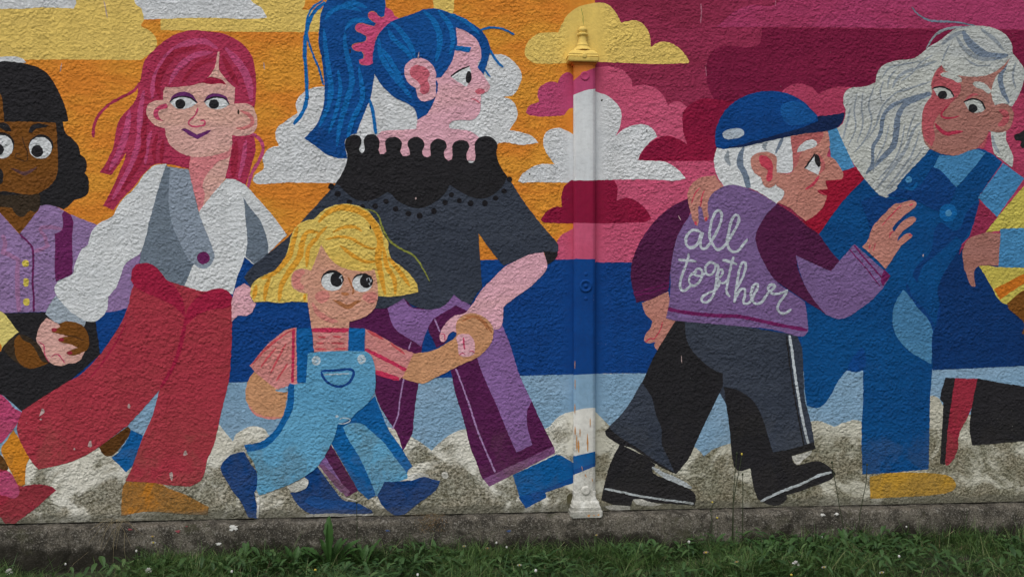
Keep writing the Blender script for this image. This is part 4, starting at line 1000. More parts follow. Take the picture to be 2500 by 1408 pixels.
def colx(u, y): return at(u, 700, y).x
for bi, (vl, vr, bow, cn) in enumerate(bands):
    for u, y in colsec:
        t = (u-1399.5)/54.0
        vv = vl+(vr-vl)*t+bow*math.sin(math.pi*t)+mnoise.noise(Vector((u*.3, bi*7.1, 0)))*1.2
        V_.append((colx(u, y), y, at(u, vv, y).z))
nc = len(colsec)
for bi in range(len(bands)-1):
    m = paint(bands[bi][3], 0.10)
    if m not in ml: ml.append(m)
    for k in range(nc-1):
        a = bi*nc+k; F_.append((a, a+nc, a+nc+1, a+1)); MI.append(ml.index(m))
mesh_obj('shaft', rel(V_), F_, ml, MI, post)
def slab_stack(name, levels, mat, parent):
    """levels: (v, uL, uR, yfront) from top to bottom -> closed stepped moulding against the wall"""
    vv, ff = [], []
    for v, a, b, y in levels:
        z = at(1427, v, y).z; xa, xb = colx(a, y), colx(b, y); ch = min(0.006, (xb-xa)*.2)
        for p in ((xa, 0.0), (xa, y+ch), (xa+ch, y), (xb-ch, y), (xb, y+ch), (xb, 0.0)): vv.append((p[0], p[1], z))
    n = 6
    for i in range(len(levels)-1):
        for k in range(n-1):
            a = i*n+k; ff.append((a, a+n, a+n+1, a+1))
    ff.append(tuple(range(n))); L = (len(levels)-1)*n; ff.append(tuple(reversed(range(L, L+n))))
    return mesh_obj(name, rel(vv), ff, mat, None, parent)
MY = paint('yellow', 0.12)
cap = slab_stack('cap', [(122,1400,1449,-0.055),(126,1393,1457,-0.068),(130,1389,1461,-0.074),(131.5,1388.5,1461.5,-0.075),(132,1388,1462,-0.072),(137,1386.5,1463,-0.078),
                         (138.5,1388,1462,-0.074),(139.5,1387,1463,-0.078),(147,1387.5,1462.5,-0.077),(150,1390,1460,-0.074)], MY, post)
slab_stack('cap_neck', [(150,1395,1457,-0.062),(154,1398,1455,-0.058),(158,1399,1454,-0.055)], paint('orangetop', 0.12), post)
def lathe(name, prof_, cx, cy, mat, parent, n=24, half=True):
    vv, ff = [], []
    for r_, z in prof_:
        for i in range(n+1):
            t = math.pi+math.pi*i/n if half else 2*math.pi*i/n
            vv.append((cx+r_*math.cos(t), cy+r_*math.sin(t), z))
    for k in range(len(prof_)-1):
        for i in range(n):
            a = k*(n+1)+i; ff.append((a, a+1, a+n+2, a+n+1))
    return mesh_obj(name, rel(vv), ff, mat, None, parent, True)
PXM = 0.00216
prof_f = []
for v, r_ in ((63,0.5),(64,5),(66.5,9),(71,12.2),(75,11.8),(78.5,9),(80,8.6),(80.8,13),(83.5,14),(86.5,13),(87.5,10.5),(90,10.2),(98,10.8),(104,12.2),(109,14.5),(110.5,16.8),(112,15.5),(117,20),(121,23),(124,25)):
    prof_f.append((r_*PXM, at(1424, v, -0.03).z))
lathe('finial', prof_f[::-1], at(1423.5, 90, -0.03).x, -0.012, MY, post)
def disc_boss(name, u, v, prof_, mat, n=24):
    """turned ornament standing on the front face; prof_: (radius px, height m)"""
    c = at(u, v, YF-.0025); vv, ff = [], []
    for r_, hgt in prof_:
        for i in range(n):
            t = 2*math.pi*i/n; vv.append((c.x+r_*PXM*math.cos(t), YF-0.001-hgt, c.z+r_*PXM*math.sin(t)))
    for k in range(len(prof_)-1):
        for i in range(n):
            a, b = k*n+i, k*n+(i+1) % n; ff.append((a, b, b+n, a+n))
    return mesh_obj(name, rel(vv), ff, mat, None, post, True)
boss = [(17,-.002),(15.5,.006),(13,.0085),(11,.007),(9,.002),(6,.001),(5,.004),(3.5,.0085),(1.5,.010),(0.1,.0102)]
disc_boss('rosette', 1430, 698, boss, paint('sea', 0.08))
disc_boss('rosette', 1428, 186, [(12,-.002),(11,.004),(8.5,.006),(6,.003),(3,.002),(.1,.002)], paint('magcloud', 0.08))
disc_boss('rosette', 1430, 1197, [(12,-.002),(11,.005),(8,.007),(4,.006),(.1,.005)], paint('smear', 0.15))
disc_boss('stud', 1430, 669, [(6,-.002),(5,.002),(2,.004),(.1,.004)], paint('sea', 0.08))
disc_boss('stud', 1430, 729, [(6,-.002),(5,.002),(2,.004),(.1,.004)], paint('sea', 0.08))
disc_boss('stud', 1425, 139, [(7,.018),(6.5,.026),(4,.028),(.1,.028)], MY)
slab_stack('foot', [(1200,1401,1455,-0.054),(1212,1402,1455,-0.055),(1222,1401,1458,-0.058),(1226,1400,1463,-0.062),(1229,1398.5,1463,-0.064),(1236,1399,1465,-0.066),
                    (1238,1396,1467,-0.070),(1246,1396,1469,-0.072),(1249,1393,1472,-0.078),(1260,1393,1472,-0.080),(1263.5,1396,1469,-0.078)], paint('smear', 0.5), post)
def streak(u0, v0, u1, v1, wd, k):
    a, b = at(u0, v0, YF-.0032), at(u1, v1, YF-.0032); vv, ff = [], []
    for i in range(9):
        t = i/8; x = a.x+(b.x-a.x)*t; z = a.z+(b.z-a.z)*t
        h_ = wd*PXM*(0.25+0.75*math.sin(math.pi*t)**.6)*(0.7+0.6*rnd.random())
        vv += [(x-h_/2, YF-.0034, z), (x+h_/2, YF-.0034, z)]
    for i in range(8): ff.append((2*i, 2*i+2, 2*i+3, 2*i+1))
    return mesh_obj('rust_streak', rel(vv), ff, paint('rust', 0.2), None, post)
for s in ((1412,1074,1413,1104,5),(1434,1058,1435,1102,4),(1416,1046,1416,1066,2.5),(1428,1156,1432,1166,2.5),(1445,1166,1447,1175,2),(1441,1020,1441,1042,2),(1404,1040,1404,1062,3),(1403.5,985,1403.5,1010,2.5),(1404,925,1404,950,2),(1408,1060,1408,1100,3),(1403.5,880,1403.5,900,1.5),(1420,1136,1422,1148,1.5)): streak(*s, 0)
def rust_spot(u, v, r):
    c = at(u, v, -0.0812); N = 9
    return mesh_obj('rust_spot', rel([(c.x, -0.0812, c.z)]+[(c.x+r*PXM*math.cos(6.283*i/N)*(0.6+.6*rnd.random()), -0.0812, c.z+r*PXM*math.sin(6.283*i/N)*(0.6+.6*rnd.random())) for i in range(N)]),
                    [(0, 1+(i+1) % N, 1+i) for i in range(N)], paint('rust', 0.3), None, post)
rust_spot(1438, 1258, 3.5); rust_spot(1461, 1256, 3); rust_spot(1450, 1257, 2)

# ------------------------------------------------------------------ the ground
def soil(q, b):
    tc = q.n('ShaderNodeTexCoord'); P = tc.outputs['Object']
    c = q.mix(q.ramp(q.noise(P, 6.0, 6.0, 0.7), 0.4, 0.62), (0.022, 0.018, 0.010, 1), (0.030, 0.050, 0.012, 1))
    q.l(c, b.inputs['Base Color']); b.inputs['Roughness'].default_value = 1.0
    bp = q.n('ShaderNodeBump'); bp.inputs['Strength'].default_value = 0.8; bp.inputs['Distance'].default_value = 0.02
    q.l(q.noise(P, 40.0, 5.0, 0.7), bp.inputs['Height']); q.l(bp.outputs[0], b.inputs['Normal'])
M_SOIL = simple_mat('soil', soil)
def gh(x, y):
    d = max(0.0, -y-0.1)
    left = max(0.0, min(1.0, (-1.5-x)/1.0))
    right = max(0.0, min(1.0, (x-0.3)/1.5))
    return GZ+0.018*mnoise.noise(Vector((x*2.2, y*2.2, 1.0)))+0.01*mnoise.noise(Vector((x*7, y*7, 3.0)))-0.025*left*math.exp(-d*3)+0.022*right
gv, gf = [], []
xs = [-150, -60, -20]+[-7+0.1*i for i in range(146)]+[20, 60, 150]
ys = [-150, -60, -20, -8]+[-5+0.1*i for i in range(53)]+[20, 60, 150]
for y in ys:
    for x in xs:
        inner = -7 <= x <= 7.6 and -5 <= y <= 0.3
        gv.append((x, y, gh(x, y) if inner else GZ))
for j in range(len(ys)-1):
    for i in range(len(xs)-1):
        a = j*len(xs)+i; gf.append((a, a+1, a+1+len(xs), a+len(xs)))
ground = mesh_obj('ground', gv, gf, M_SOIL, None, None, True); tag(ground, kind='structure')

# ------------------------------------------------------------------ plants
def leafmat(name, c0, c1, c2, trans=0.25, rough=0.5):
    def f(q, b):
        g = q.n('ShaderNodeNewGeometry'); r_ = g.outputs['Random Per Island']
        c = q.mix(q.ramp(r_, 0.0, 0.6, smooth=False), c0, c1); c = q.mix(q.ramp(r_, 0.86, 1.0, smooth=False), c, c2)
        q.l(c, b.inputs['Base Color']); b.inputs['Roughness'].default_value = rough
        b.inputs['Specular IOR Level'].default_value = 0.35
        tr = q.n('ShaderNodeBsdfTranslucent'); q.l(c, tr.inputs[0])
        mx = q.n('ShaderNodeMixShader'); mx.inputs[0].default_value = trans
        out = [n for n in q.t.nodes if n.type == 'OUTPUT_MATERIAL'][0]
        q.l(b.outputs[0], mx.inputs[1]); q.l(tr.outputs[0], mx.inputs[2]); q.l(mx.outputs[0], out.inputs[0])
    return simple_mat(name, f)
M_GRASS = leafmat('grass_blades', (0.028, 0.068, 0.016, 1), (0.092, 0.175, 0.044, 1), (0.28, 0.29, 0.14, 1))
M_CLOVER = leafmat('clover_leaves', (0.028, 0.070, 0.022, 1), (0.062, 0.130, 0.040, 1), (0.12, 0.20, 0.07, 1))
M_LEAF = leafmat('weed_leaves', (0.036, 0.095, 0.022, 1), (0.055, 0.13, 0.032, 1), (0.08, 0.15, 0.05, 1))
M_STRAW = leafmat('dry_straw', (0.26, 0.20, 0.11, 1), (0.34, 0.28, 0.17, 1), (0.20, 0.13, 0.07, 1), 0.1, 0.8)
M_STEM = leafmat('green_stems', (0.022, 0.034, 0.012, 1), (0.03, 0.042, 0.016, 1), (0.03, 0.035, 0.016, 1), 0.05)
M_PETAL = leafmat('white_petals', (0.70, 0.69, 0.66, 1), (0.78, 0.77, 0.74, 1), (0.72, 0.60, 0.62, 1), 0.2)
M_PINKP = leafmat('faded_petals', (0.52, 0.40, 0.36, 1), (0.58, 0.46, 0.40, 1), (0.50, 0.34, 0.26, 1), 0.2)
M_YEL = leafmat('yellow_petals', (0.62, 0.45, 0.05, 1), (0.66, 0.52, 0.08, 1), (0.55, 0.35, 0.05, 1), 0.2)
M_MOSS = leafmat('dry_moss', (0.16, 0.13, 0.05, 1), (0.24, 0.14, 0.07, 1), (0.10, 0.13, 0.03, 1), 0.1, 0.9)

gr = random.Random(21)
def ux_(u, y): return at(u, 1360, y).x
def density(x, y):
    d = -y-0.09
    k = 0.62+0.6*mnoise.noise(Vector((x*1.7, y*3, 5.0)))
    if x < at(330, 1380, -0.2).x: k *= 0.22+0.78*min(1.0, max(0.0, (d-0.10)/0.22))
    return max(0.05, k)
def blade(V, F, x, y, z, h_, wd, az, lean, curl):
    b = len(V); dx, dy = math.cos(az), math.sin(az); px, py = -dy, dx
    for i, t in enumerate((0.0, 0.4, 0.75)):
        o = lean*t*h_+curl*h_*t*t; ww = wd*(1-0.55*t)*0.5
        zz = z+h_*(t-0.25*curl*t*t)
        V.append((x+dx*o+px*ww, y+dy*o+py*ww, zz)); V.append((x+dx*o-px*ww, y+dy*o-py*ww, zz))
    o = lean*h_+curl*h_; V.append((x+dx*o, y+dy*o, z+h_*(1-0.25*curl)))
    F += [(b, b+1, b+3, b+2), (b+2, b+3, b+5, b+4), (b+4, b+5, b+6)]
V, F = [], []
n_b = 0
def lush(x, y): return max(0.0, min(1.0, 0.48+0.95*mnoise.noise(Vector((x*2.1, y*3.2, 8.0)))+0.6*mnoise.noise(Vector((x*6.3, y*8, 18.0)))))
while n_b < 92000:
    x = gr.uniform(-4.6, 4.9); y = -0.095-abs(gr.gauss(0, 1))*0.50
    if y < -3.0 or gr.random() > density(x, y): continue
    near = math.exp((y+0.09)*6); tall = lush(x, y)
    if gr.random() > 0.3+tall: continue
    h_ = gr.uniform(0.016, 0.05)*(0.55+1.9*tall*tall)*(1+0.8*near*gr.random())
    if gr.random() < 0.06*(.3+tall): h_ = gr.uniform(.07, .16)
    blade(V, F, x, y, gh(x, y)-0.004, h_, gr.uniform(0.0015, 0.0034)*(1.25 if h_ > .07 else 1), gr.uniform(0, 6.283), gr.uniform(0, 0.7), gr.uniform(0.1, 1.5))
    n_b += 1
for _ in range(1500):
    x = gr.uniform(-4.4, 4.8); y = -0.10-abs(gr.gauss(0, 1))*0.12
    if gr.random() > 0.25+lush(x, y) or gr.random() > density(x, y): continue
    blade(V, F, x, y, gh(x, y)-0.004, gr.uniform(.09, .19), gr.uniform(.0012, .0024), gr.uniform(0, 6.283), gr.uniform(0, .45), gr.uniform(0, .7))
for u_, n_, hh in ((345,60,.11),(430,70,.12),(505,60,.10),(560,60,.13),(640,90,.16),(690,80,.19),(735,60,.17),(770,60,.15),(855,80,.19),(900,60,.17),(940,70,.16),(985,50,.12),(1045,90,.19),(1120,50,.09),(1290,60,.11),(1350,70,.13),(1440,60,.15),
                    (1500,50,.11),(1600,50,.10),(1745,60,.14),(1800,60,.13),(1860,50,.12),(1940,60,.13),(2010,60,.15),(2090,70,.16),(2130,60,.14),(2230,60,.13),(2330,70,.15),(2420,60,.14),(2480,60,.15)):
    cy_ = gr.uniform(-.19, -.12); cx_ = ux_(u_, cy_)
    for _ in range(n_):
        x = cx_+gr.gauss(0, .028); y = min(-.098, cy_+gr.gauss(0, .02)); az = math.atan2(y-cy_, x-cx_)+gr.gauss(0, .9)
        blade(V, F, x, y, gh(x, y)-.004, hh*gr.uniform(.45, 1.1), gr.uniform(.0016, .0034), az, gr.uniform(.05, .55), gr.uniform(.1, 1.2))
tag(mesh_obj('grass', V, F, M_GRASS), 'short uneven grass growing along the foot of the wall', 'grass', kind='stuff')
V, F = [], []
for _ in range(9500):
    x = gr.uniform(-4.6, 4.9); y = -0.10-abs(gr.gauss(0, 1))*0.42
    k = mnoise.noise(Vector((x*2.6, y*5, 15.0)))
    if y < -2.4 or k < -0.12 or gr.random() > density(x, y): continue
    z = gh(x, y)+gr.uniform(0.012, 0.052); r_ = gr.uniform(0.006, 0.013); a0 = gr.uniform(0, 6.283)
    tx, ty = gr.uniform(-.5, .5), gr.uniform(-.7, .2)
    for j in range(3):
        a = a0+j*2.094; b = len(V)
        V.append((x, y, z))
        for t, rr in ((-0.42, .75), (-.26, 1.15), (0, 1.0), (.26, 1.15), (.42, .75)):
            ex, ey = math.cos(a+t*1.5)*r_*rr*1.25, math.sin(a+t*1.5)*r_*rr*1.25
            V.append((x+ex, y+ey, z+ex*tx+ey*ty+0.002))
        F += [(b, b+1, b+2), (b, b+2, b+3), (b, b+3, b+4), (b, b+4, b+5)]
tag(mesh_obj('clover_cover', V, F, M_CLOVER), 'low clover leaves spread through the grass', 'clover', kind='stuff')
V, F = [], []
for _ in range(2200):
    x = gr.uniform(-4.6, 4.9); y = -0.095-abs(gr.gauss(0, 1))*0.4
    if gr.random() > density(x, y): continue
    blade(V, F, x, y, gh(x, y)+0.002, gr.uniform(0.03, 0.085), 0.0016, gr.uniform(0, 6.283), gr.uniform(.3, 1.4), gr.uniform(.2, 1.0))
tag(mesh_obj('dead_grass', V, F, M_STRAW), 'dry straw coloured blades scattered in the grass', 'dry grass', kind='stuff')

V, F = [], []
for _ in range(11000):
    x = gr.uniform(-4.6, 4.9); y = -0.105-abs(gr.gauss(0, 1))*0.30
    k = mnoise.noise(Vector((x*1.9+7, y*4, 25.0)))
    if y < -1.8 or k < -0.08 or gr.random() > density(x, y)*1.3: continue
    z = gh(x, y)+gr.uniform(0.0, 0.055)*(1+1.5*max(0, k)); L_ = gr.uniform(0.022, 0.07); W_ = L_*gr.uniform(.25, .48); az = gr.uniform(0, 6.283); up = gr.uniform(.1, 1.2)
    dx, dy = math.cos(az), math.sin(az); b = len(V)
    for t, ww in ((0, .12), (.3, .8), (.6, 1.0), (.85, .6)):
        o = L_*t; zz = z+up*L_*t*(1-.45*t)
        V += [(x+dx*o-dy*W_*.5*ww, y+dy*o+dx*W_*.5*ww, zz+.15*W_*ww), (x+dx*o, y+dy*o, zz), (x+dx*o+dy*W_*.5*ww, y+dy*o-dx*W_*.5*ww, zz+.15*W_*ww)]
    V.append((x+dx*L_, y+dy*L_, z+up*L_*.55))
    for i in range(3):
        a = b+3*i; F += [(a, a+1, a+4, a+3), (a+1, a+2, a+5, a+4)]
    F += [(b+9, b+10, b+12), (b+10, b+11, b+12)]
tag(mesh_obj('leafy_cover', V, F, M_CLOVER), 'small oval leaves of low weeds mixed into the grass', 'weeds', kind='stuff')

# toothed leaf of a dandelion-like weed: length along +X, arched
def leaf_mesh(name, L, W, arch, teeth, seed, mat):
    rr = random.Random(seed); N = 26; vv, ff = [], []
    ph = rr.uniform(0, 6); side = rr.uniform(-.18, .18)
    for i in range(N+1):
        t = i/N; env = (0.16+0.84*min(1, t/0.62)**1.3) if t < 0.62 else max(0.03, math.cos((t-0.62)/0.38*math.pi/2)**0.75)
        saw = (t*8.5+ph) % 1.0; lobe = 1.0-teeth*(1-saw)*(1.0-0.55*t)
        saw2 = (t*8.5+ph+.35) % 1.0; lobe2 = 1.0-teeth*(1-saw2)*(1.0-0.55*t)
        x = L*t*(1-0.25*arch*t); z = L*0.7*t*(1-arch*0.8*t); sy = side*L*t*t
        w1, w2 = W*.5*env*lobe, W*.5*env*lobe2
        r1, r2 = rr.uniform(-.10, .16), rr.uniform(-.10, .16)
        vv += [(x-.15*w1, sy-w1, z+w1*(.30+r1)), (x, sy-w1*.5, z+w1*.20), (x, sy, z), (x, sy+w2*.5, z+w2*.20), (x-.15*w2, sy+w2, z+w2*(.30+r2))]
    for i in range(N):
        for k in range(4):
            a = 5*i+k; ff.append((a, a+1, a+6, a+5))
    me = bpy.data.meshes.new(name); me.from_pydata(vv, [], ff); me.materials.append(mat)
    me.polygons.foreach_set('use_smooth', [True]*len(me.polygons)); me.update(); return me
LEAVES = [leaf_mesh('leaf', 0.17, 0.050, 0.35+0.12*k, 0.42+0.05*k, k+3, M_LEAF) for k in range(5)]
UPRIGHT = [leaf_mesh('leaf', 0.19, 0.056, 0.24, 0.40, 40+k, M_LEAF) for k in range(2)]
def rosette_plant(name, label, x, y, leaves, group=None):
    """leaves: (azimuth deg, tilt up deg, scale, upright)"""
    root = bpy.data.objects.new(name, None); COL.objects.link(root); root.location = (x, y, gh(x, y))
    tag(root, label, 'weed', group or 'broad leaved weeds along the plinth')
    for i, (az, tilt, sc, up) in enumerate(leaves):
        o = bpy.data.objects.new('leaf', (UPRIGHT if up else LEAVES)[i % (2 if up else 5)]); COL.objects.link(o); o.parent = root
        o.rotation_euler = (0, R(-tilt), R(az)); o.scale = (sc, sc, sc)
    return root
def ux(u, y, v=1360): return at(u, v, y).x
rosette_plant('broadleaf_weed', 'tall broad leaved weed with two upright leaves below the child\'s blue shoe', ux(805, -0.19), -0.19,
    [(52,52,1.3,1),(138,50,1.12,1),(15,34,1.15,0),(-5,14,1.25,0),(176,20,1.2,0),(-165,10,1.1,0),(-110,4,1.0,0),(-40,8,1.0,0),(45,36,.95,0),(195,30,.9,0),
     (150,40,.95,0),(30,16,1.25,0),(155,12,1.2,0),(-75,2,.9,0),(100,40,.85,0),(60,24,1.0,0),(-20,30,.9,0),(-140,26,.9,0),(120,50,1.0,0),(-95,38,.6,0),(10,48,.8,0)])
rosette_plant('broadleaf_weed', 'spreading weed at the left foot of the tall broad weed', ux(720, -0.2), -0.2,
    [(150,34,.8,0),(100,44,.75,0),(30,30,.8,0),(190,14,.8,0),(-40,10,.8,0),(-100,6,.75,0),(60,20,.7,0),(-160,20,.7,0)])
rosette_plant('broadleaf_weed', 'spreading weed at the right foot of the tall broad weed', ux(890, -0.2), -0.2,
    [(10,30,.95,0),(100,40,.7,0),(40,30,.8,0),(170,24,.8,0),(-30,14,.8,0),(-100,6,.75,0),(140,34,.7,0)])
rosette_plant('broadleaf_weed', 'low broad leaved weed under the white paint blot on the plinth', ux(597, -0.13), -0.13,
    [(80,34,.75,1),(150,22,.62,0),(20,20,.6,0),(-60,2,.6,0),(-130,0,.55,0),(110,30,.55,0)])
rosette_plant('broadleaf_weed', 'small leafy weed below the tuft of dry moss', ux(1062, -0.14), -0.14,
    [(90,36,.55,1),(40,26,.5,0),(140,20,.5,0),(-40,2,.5,0),(-120,4,.5,0)])
rosette_plant('broadleaf_weed', 'bushy green weed at the bottom right below the yellow shoe', ux(2068, -0.2), -0.2,
    [(80,28,.7,0),(20,16,.7,0),(150,18,.7,0),(-40,4,.7,0),(-110,2,.7,0),(200,8,.65,0),(110,34,.6,1)])
rosette_plant('broadleaf_weed', 'flat leafy weed in the grass below the black shoe tips', ux(1880, -0.22), -0.22,
    [(60,14,.75,0),(0,6,.75,0),(130,12,.75,0),(-60,2,.7,0),(190,4,.75,0),(-120,0,.7,0)])
rosette_plant('broadleaf_weed', 'dark leafy weed beside the lone closed daisy', ux(1560, -0.2), -0.2,
    [(60,20,.6,0),(10,10,.6,0),(120,22,.6,0),(180,6,.6,0),(-90,2,.6,0)])
rosette_plant('broadleaf_weed', 'small dark weed under the daisy at the left', ux(365, -0.13), -0.13,
    [(70,30,.5,0),(20,16,.5,0),(140,22,.5,0),(-60,4,.5,0)])

def tube(V, F, pts, r0, r1, n=5):
    b = len(V); m = len(pts)
    for i, p in enumerate(pts):
        r_ = r0+(r1-r0)*i/(m-1)
        for k in range(n):
            t = 6.2832*k/n; V.append((p[0]+r_*math.cos(t), p[1]+r_*math.sin(t), p[2]))
    for i in range(m-1):
        for k in range(n): F.append((b+i*n+k, b+i*n+(k+1) % n, b+(i+1)*n+(k+1) % n, b+(i+1)*n+k))
def ball(V, F, c, rx, rz, n=8, m=5):
    b = len(V)
    for j in range(m+1):
        ph = math.pi*j/m-math.pi/2
        for k in range(n):
            t = 6.2832*k/n; V.append((c[0]+rx*math.cos(ph)*math.cos(t), c[1]+rx*math.cos(ph)*math.sin(t), c[2]+rz*math.sin(ph)))
    for j in range(m):
        for k in range(n): F.append((b+j*n+k, b+j*n+(k+1) % n, b+(j+1)*n+(k+1) % n, b+(j+1)*n+k))
def flower(kind, u, v, label, y=None, sz=1.0, group=None):
    """small lawn flower whose head shows at u,v"""
    sz *= 1.08
    c = at(u, v, y-0.05 if v > 1318 else y) if y is not None else at_z(u, v, GZ+0.105)
    if c.y > PLY-0.03: c = at(u, v, PLY-0.03)
    name, cat = {'daisy':('daisy','daisy'),'bud':('daisy_bud','daisy'),'clover':('clover_flower','clover'),'faded':('faded_daisy','daisy'),'yellow':('yellow_flower','flower'),'pod':('seed_stem','weed')}[kind]
    gx, gy = c.x+rnd.uniform(-.012, .012), c.y+rnd.uniform(-.006, .01); gz = gh(gx, gy)
    root = bpy.data.objects.new(name, None); COL.objects.link(root); root.location = (gx, gy, gz); tag(root, label, cat, group or cat+' flowers in the grass strip')
    off = Vector((gx, gy, gz)); c = c-off
    V, F = [], []; tube(V, F, [(0, 0, -.01), (c.x*.3, c.y*.3, c.z*.5), (c.x, c.y, c.z)], .0011, .0009)
    mesh_obj('stem', V, F, M_STEM, None, root)
    if kind in ('daisy', 'faded'):
        V, F = [], []; N = 14; r_ = 0.0105*sz
        for i in range(N):
            t = 6.2832*i/N; dx, dz = math.cos(t), math.sin(t); b = len(V)
            e = 0.6
            for q, ww in ((.25, .0012), (.75, .0022), (1, .001)):
                V += [(c.x+dx*r_*q-dz*ww, c.y-0.004*0-dz*r_*q*e-0.002*q, c.z+dz*r_*q*.75+dx*ww), (c.x+dx*r_*q+dz*ww, c.y-dz*r_*q*e-0.002*q, c.z+dz*r_*q*.75-dx*ww)]
            F += [(b, b+1, b+3, b+2), (b+2, b+3, b+5, b+4)]
        mesh_obj('petals', V, F, M_PETAL if kind == 'daisy' else M_PINKP, None, root)
        V, F = [], []; ball(V, F, (c.x, c.y-.003, c.z), .0042*sz, .004*sz); mesh_obj('flower_centre', V, F, M_YEL, None, root, True)
    elif kind == 'bud':
        V, F = [], []; ball(V, F, c, .0062*sz, .0075*sz); mesh_obj('petals', V, F, M_PETAL, None, root, True)
    elif kind == 'clover':
        V, F = [], []
        for i in range(46):
            t = rnd.uniform(0, 6.283); ph = rnd.uniform(-.5, 1.4); r_ = .0115*sz
            d = (math.cos(ph)*math.cos(t), math.cos(ph)*math.sin(t), math.sin(ph)); b = len(V)
            V += [(c.x+d[0]*r_*.3, c.y+d[1]*r_*.3, c.z+d[2]*r_*.3), (c.x+d[0]*r_+.0016, c.y+d[1]*r_, c.z+d[2]*r_+.0012), (c.x+d[0]*r_-.0016, c.y+d[1]*r_, c.z+d[2]*r_-.0008)]
            F.append((b, b+1, b+2))
        mesh_obj('petals', V, F, M_PETAL, None, root)
    elif kind == 'yellow':
        V, F = [], []; ball(V, F, c, .0075*sz, .0055*sz); mesh_obj('petals', V, F, M_YEL, None, root, True)
    return root
flower('daisy', 375, 1323, 'open white daisy with yellow eye in front of the plinth below the orange shoe', -0.115, 1.1)
flower('faded', 373, 1308, 'withered brownish daisy just above the open white daisy', -0.11, .95)
flower('bud', 333, 1344, 'pale bud left of the open white daisy', -0.12, .8)
flower('clover', 362, 1394, 'white clover head at the bottom edge below the orange shoe', None, 1.3)
flower('clover', 22, 1396, 'white clover head in the bottom left corner', None, 1.3)
flower('bud', 160, 1376, 'tiny white bud at the foot of the plinth joint', -0.12, .8)
flower('bud', 566, 1394, 'small white bud at the bottom edge below the dungarees', None, .9)
flower('yellow', 770, 1390, 'small yellow flower at the bottom left of the tall broad weed', None, .8)
flower('daisy', 1133, 1332, 'leftmost of the row of daisies against the plinth', -0.12, .9)
flower('faded', 1190, 1337, 'faded daisy in the row against the plinth', -0.12, .9)
flower('bud', 1237, 1335, 'rightmost bud of the row against the plinth', -0.12, .8)
flower('bud', 1212, 1324, 'highest bud of the row against the plinth', -0.11, .8)
flower('bud', 1130, 1355, 'bud just below the leftmost daisy of the row', -0.13, .85)
flower('daisy', 1268, 1378, 'white daisy in the grass left of the post', None, .9)
flower('bud', 1308, 1392, 'white bud at the bottom edge left of the post', None, 1.0)
flower('bud', 1020, 1402, 'white bud at the bottom edge below the dry moss tuft', None, .9)
flower('bud', 1682, 1322, 'closed daisy on a long pale stem right of the post', -0.14, 1.1)
flower('faded', 1723, 1347, 'orange brown faded flower right of the long stemmed daisy', None, 1.2)
flower('faded', 1798, 1370, 'pinkish faded daisy under the tall seed stems', None, .9)
flower('clover', 1943, 1377, 'large white clover head at the bottom right', None, 1.4)
flower('daisy', 2011, 1383, 'white daisy right of the large clover head', None, .95)
flower('bud', 2200, 1323, 'upper of two white buds below the yellow shoe toe', -0.14, .9)
flower('bud', 2195, 1357, 'lower of two white buds below the yellow shoe toe', None, .9)
flower('daisy', 2152, 1396, 'white daisy at the bottom edge below the yellow shoe', None, 1.0)
flower('yellow', 1932, 1402, 'yellow flower at the bottom edge below the clover head', None, .8)
flower('bud', 2007, 1311, 'pink white bud below the two white paint flakes', -0.12, .8)
flower('faded', 1456, 1305, 'pale bud beside the foot of the post', -0.12, .8)
flower('yellow', 1739, 1225, 'yellow flower in front of the black shoe toe', -0.11, .7)
flower('yellow', 1751, 1263, 'pale yellow bud on the plinth face below the black shoe toe', -0.11, .8)
flower('bud', 2213, 1285, 'tiny white bud high on the plinth below the yellow shoe', -0.11, .7)
def seed_stem(pts, label, head, y=-0.12):
    P3 = [at(u, v, y) for u, v in pts]
    base = P3[0].copy(); base.z = gh(base.x, base.y)
    root = bpy.data.objects.new('seed_stem', None); COL.objects.link(root); root.location = base; tag(root, label, 'weed', 'thin seed stems against the wall')
    P3 = [base]+P3[1:] if P3[0].z < base.z else [base]+P3
    V, F = [], []; tube(V, F, [tuple(p-base) for p in P3], .0026, .0018); mesh_obj('stem', V, F, M_STEM, None, root)
    V, F = [], []; ball(V, F, P3[-1]-base, .0055, .0075); mesh_obj('seed_head', V, F, M_YEL if head else M_STEM, None, root, True)
seed_stem([(1787,1330),(1789,1260),(1791,1200),(1795,1150),(1799,1106)], 'thin seed stem standing leftmost against the black trouser leg', 0)
seed_stem([(1790,1335),(1790,1230),(1798,1180),(1808,1130),(1811,1108)], 'thin seed stem with yellow tip bending right against the black leg', 1, -.125)
seed_stem([(1813,1335),(1813,1250),(1814,1200),(1813,1157)], 'shortest thin seed stem between the black shoes', 0, -.13)
seed_stem([(2060,1290),(2050,1240),(2042,1190),(2034,1150),(2031,1128)], 'thin dark stem leaning left past the tip of the right black shoe', 0)
seed_stem([(2095,1300),(2100,1250),(2108,1210),(2115,1175),(2117,1134)], 'thin dark stem in front of the blue trouser leg', 0)
seed_stem([(870,1320),(872,1290),(871,1250),(871,1226)], 'single thin stem rising beside the tall broad weed', 0)
seed_stem([(1722,1330),(1738,1275),(1735,1245)], 'short bent stem below the black shoe toe', 0)
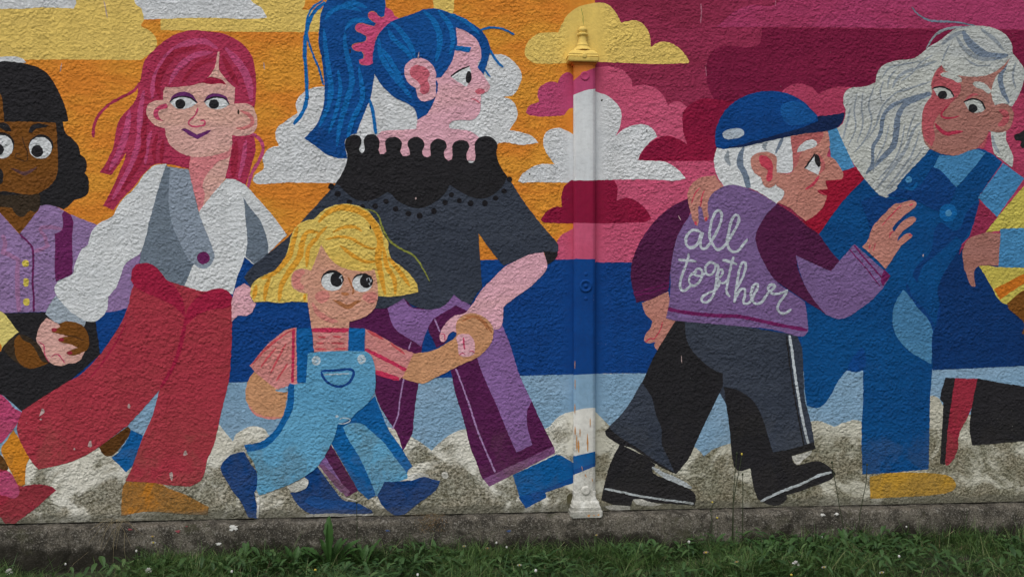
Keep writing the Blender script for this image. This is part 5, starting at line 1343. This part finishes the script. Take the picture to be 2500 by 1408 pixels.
# straw and hanging tufts
def straws(name, label, lines, mat, wd=.0022):
    root_c = at(*lines[0][0], -0.1); root = bpy.data.objects.new(name, None); COL.objects.link(root); root.location = root_c; tag(root, label, 'dry grass', 'dry straw at the foot of the wall')
    for ln in lines:
        V, F = [], []; tube(V, F, [tuple(at(u, v, yy)-root_c) for u, v, yy in [(p[0], p[1], -0.088-0.01*(i % 2)) for i, p in enumerate(ln)]], wd*.5, wd*.3, 4)
        mesh_obj('straw', V, F, mat, None, root)
ll = []
for i in range(26):
    u0 = 282+rnd.uniform(-12, 24); v0 = 1268+rnd.uniform(-6, 6); du = rnd.gauss(-12, 26); dv = rnd.uniform(10, 75)
    if i < 8: du = rnd.uniform(-55, 30); dv = rnd.uniform(4, 18)
    ll.append([(u0, v0), (u0+du*.5, v0+dv*.4-rnd.uniform(0, 8)), (u0+du, v0+dv)])
ll.append([(279,1290),(277,1340),(276,1385)]); ll.append([(304,1300),(303,1340),(308,1368)])
straws('straw_tuft', 'tuft of dry straw hanging from the crack left of the orange shoe', ll, M_STRAW)
straws('straw_tuft', 'single pale straw leaning below the yellow shoe', [[(2063,1284),(2100,1305),(2164,1328)]], M_STRAW, .004)
straws('straw_tuft', 'pale straw slanting near the right edge of the grass', [[(2328,1295),(2305,1312),(2285,1326)]], M_STRAW, .004)
straws('straw_tuft', 'long pale straw lying against the plinth left of the post', [[(1132,1360),(1180,1356),(1222,1352)]], M_STRAW, .0035)
straws('straw_tuft', 'thin dry stem arching across the dark plinth at the left', [[(160,1405),(180,1375),(216,1346)]], M_STRAW, .002)
# moss cushion in the crack
V, F = [], []; mc = at(1050, 1270, -0.085)
for i in range(420):
    u = rnd.gauss(1050, 17); v = rnd.gauss(1270, 14)
    if v < 1250: v = 1256
    c = at(u, v, -0.082); a = rnd.uniform(0, 6.283); L_ = rnd.uniform(.006, .022); up = rnd.uniform(-.6, .9); b = len(V)
    d = Vector((math.cos(a), -0.5*rnd.random(), up)).normalized()*L_
    V += [tuple(c-mc+Vector((.0012, 0, 0))), tuple(c-mc-Vector((.0012, 0, 0))), tuple(c-mc+d)]; F.append((b, b+1, b+2))
mo = mesh_obj('moss_tuft', V, F, M_MOSS); mo.location = mc
tag(mo, 'brown and green tuft of moss growing from the crack above the plinth', 'moss', kind='stuff')
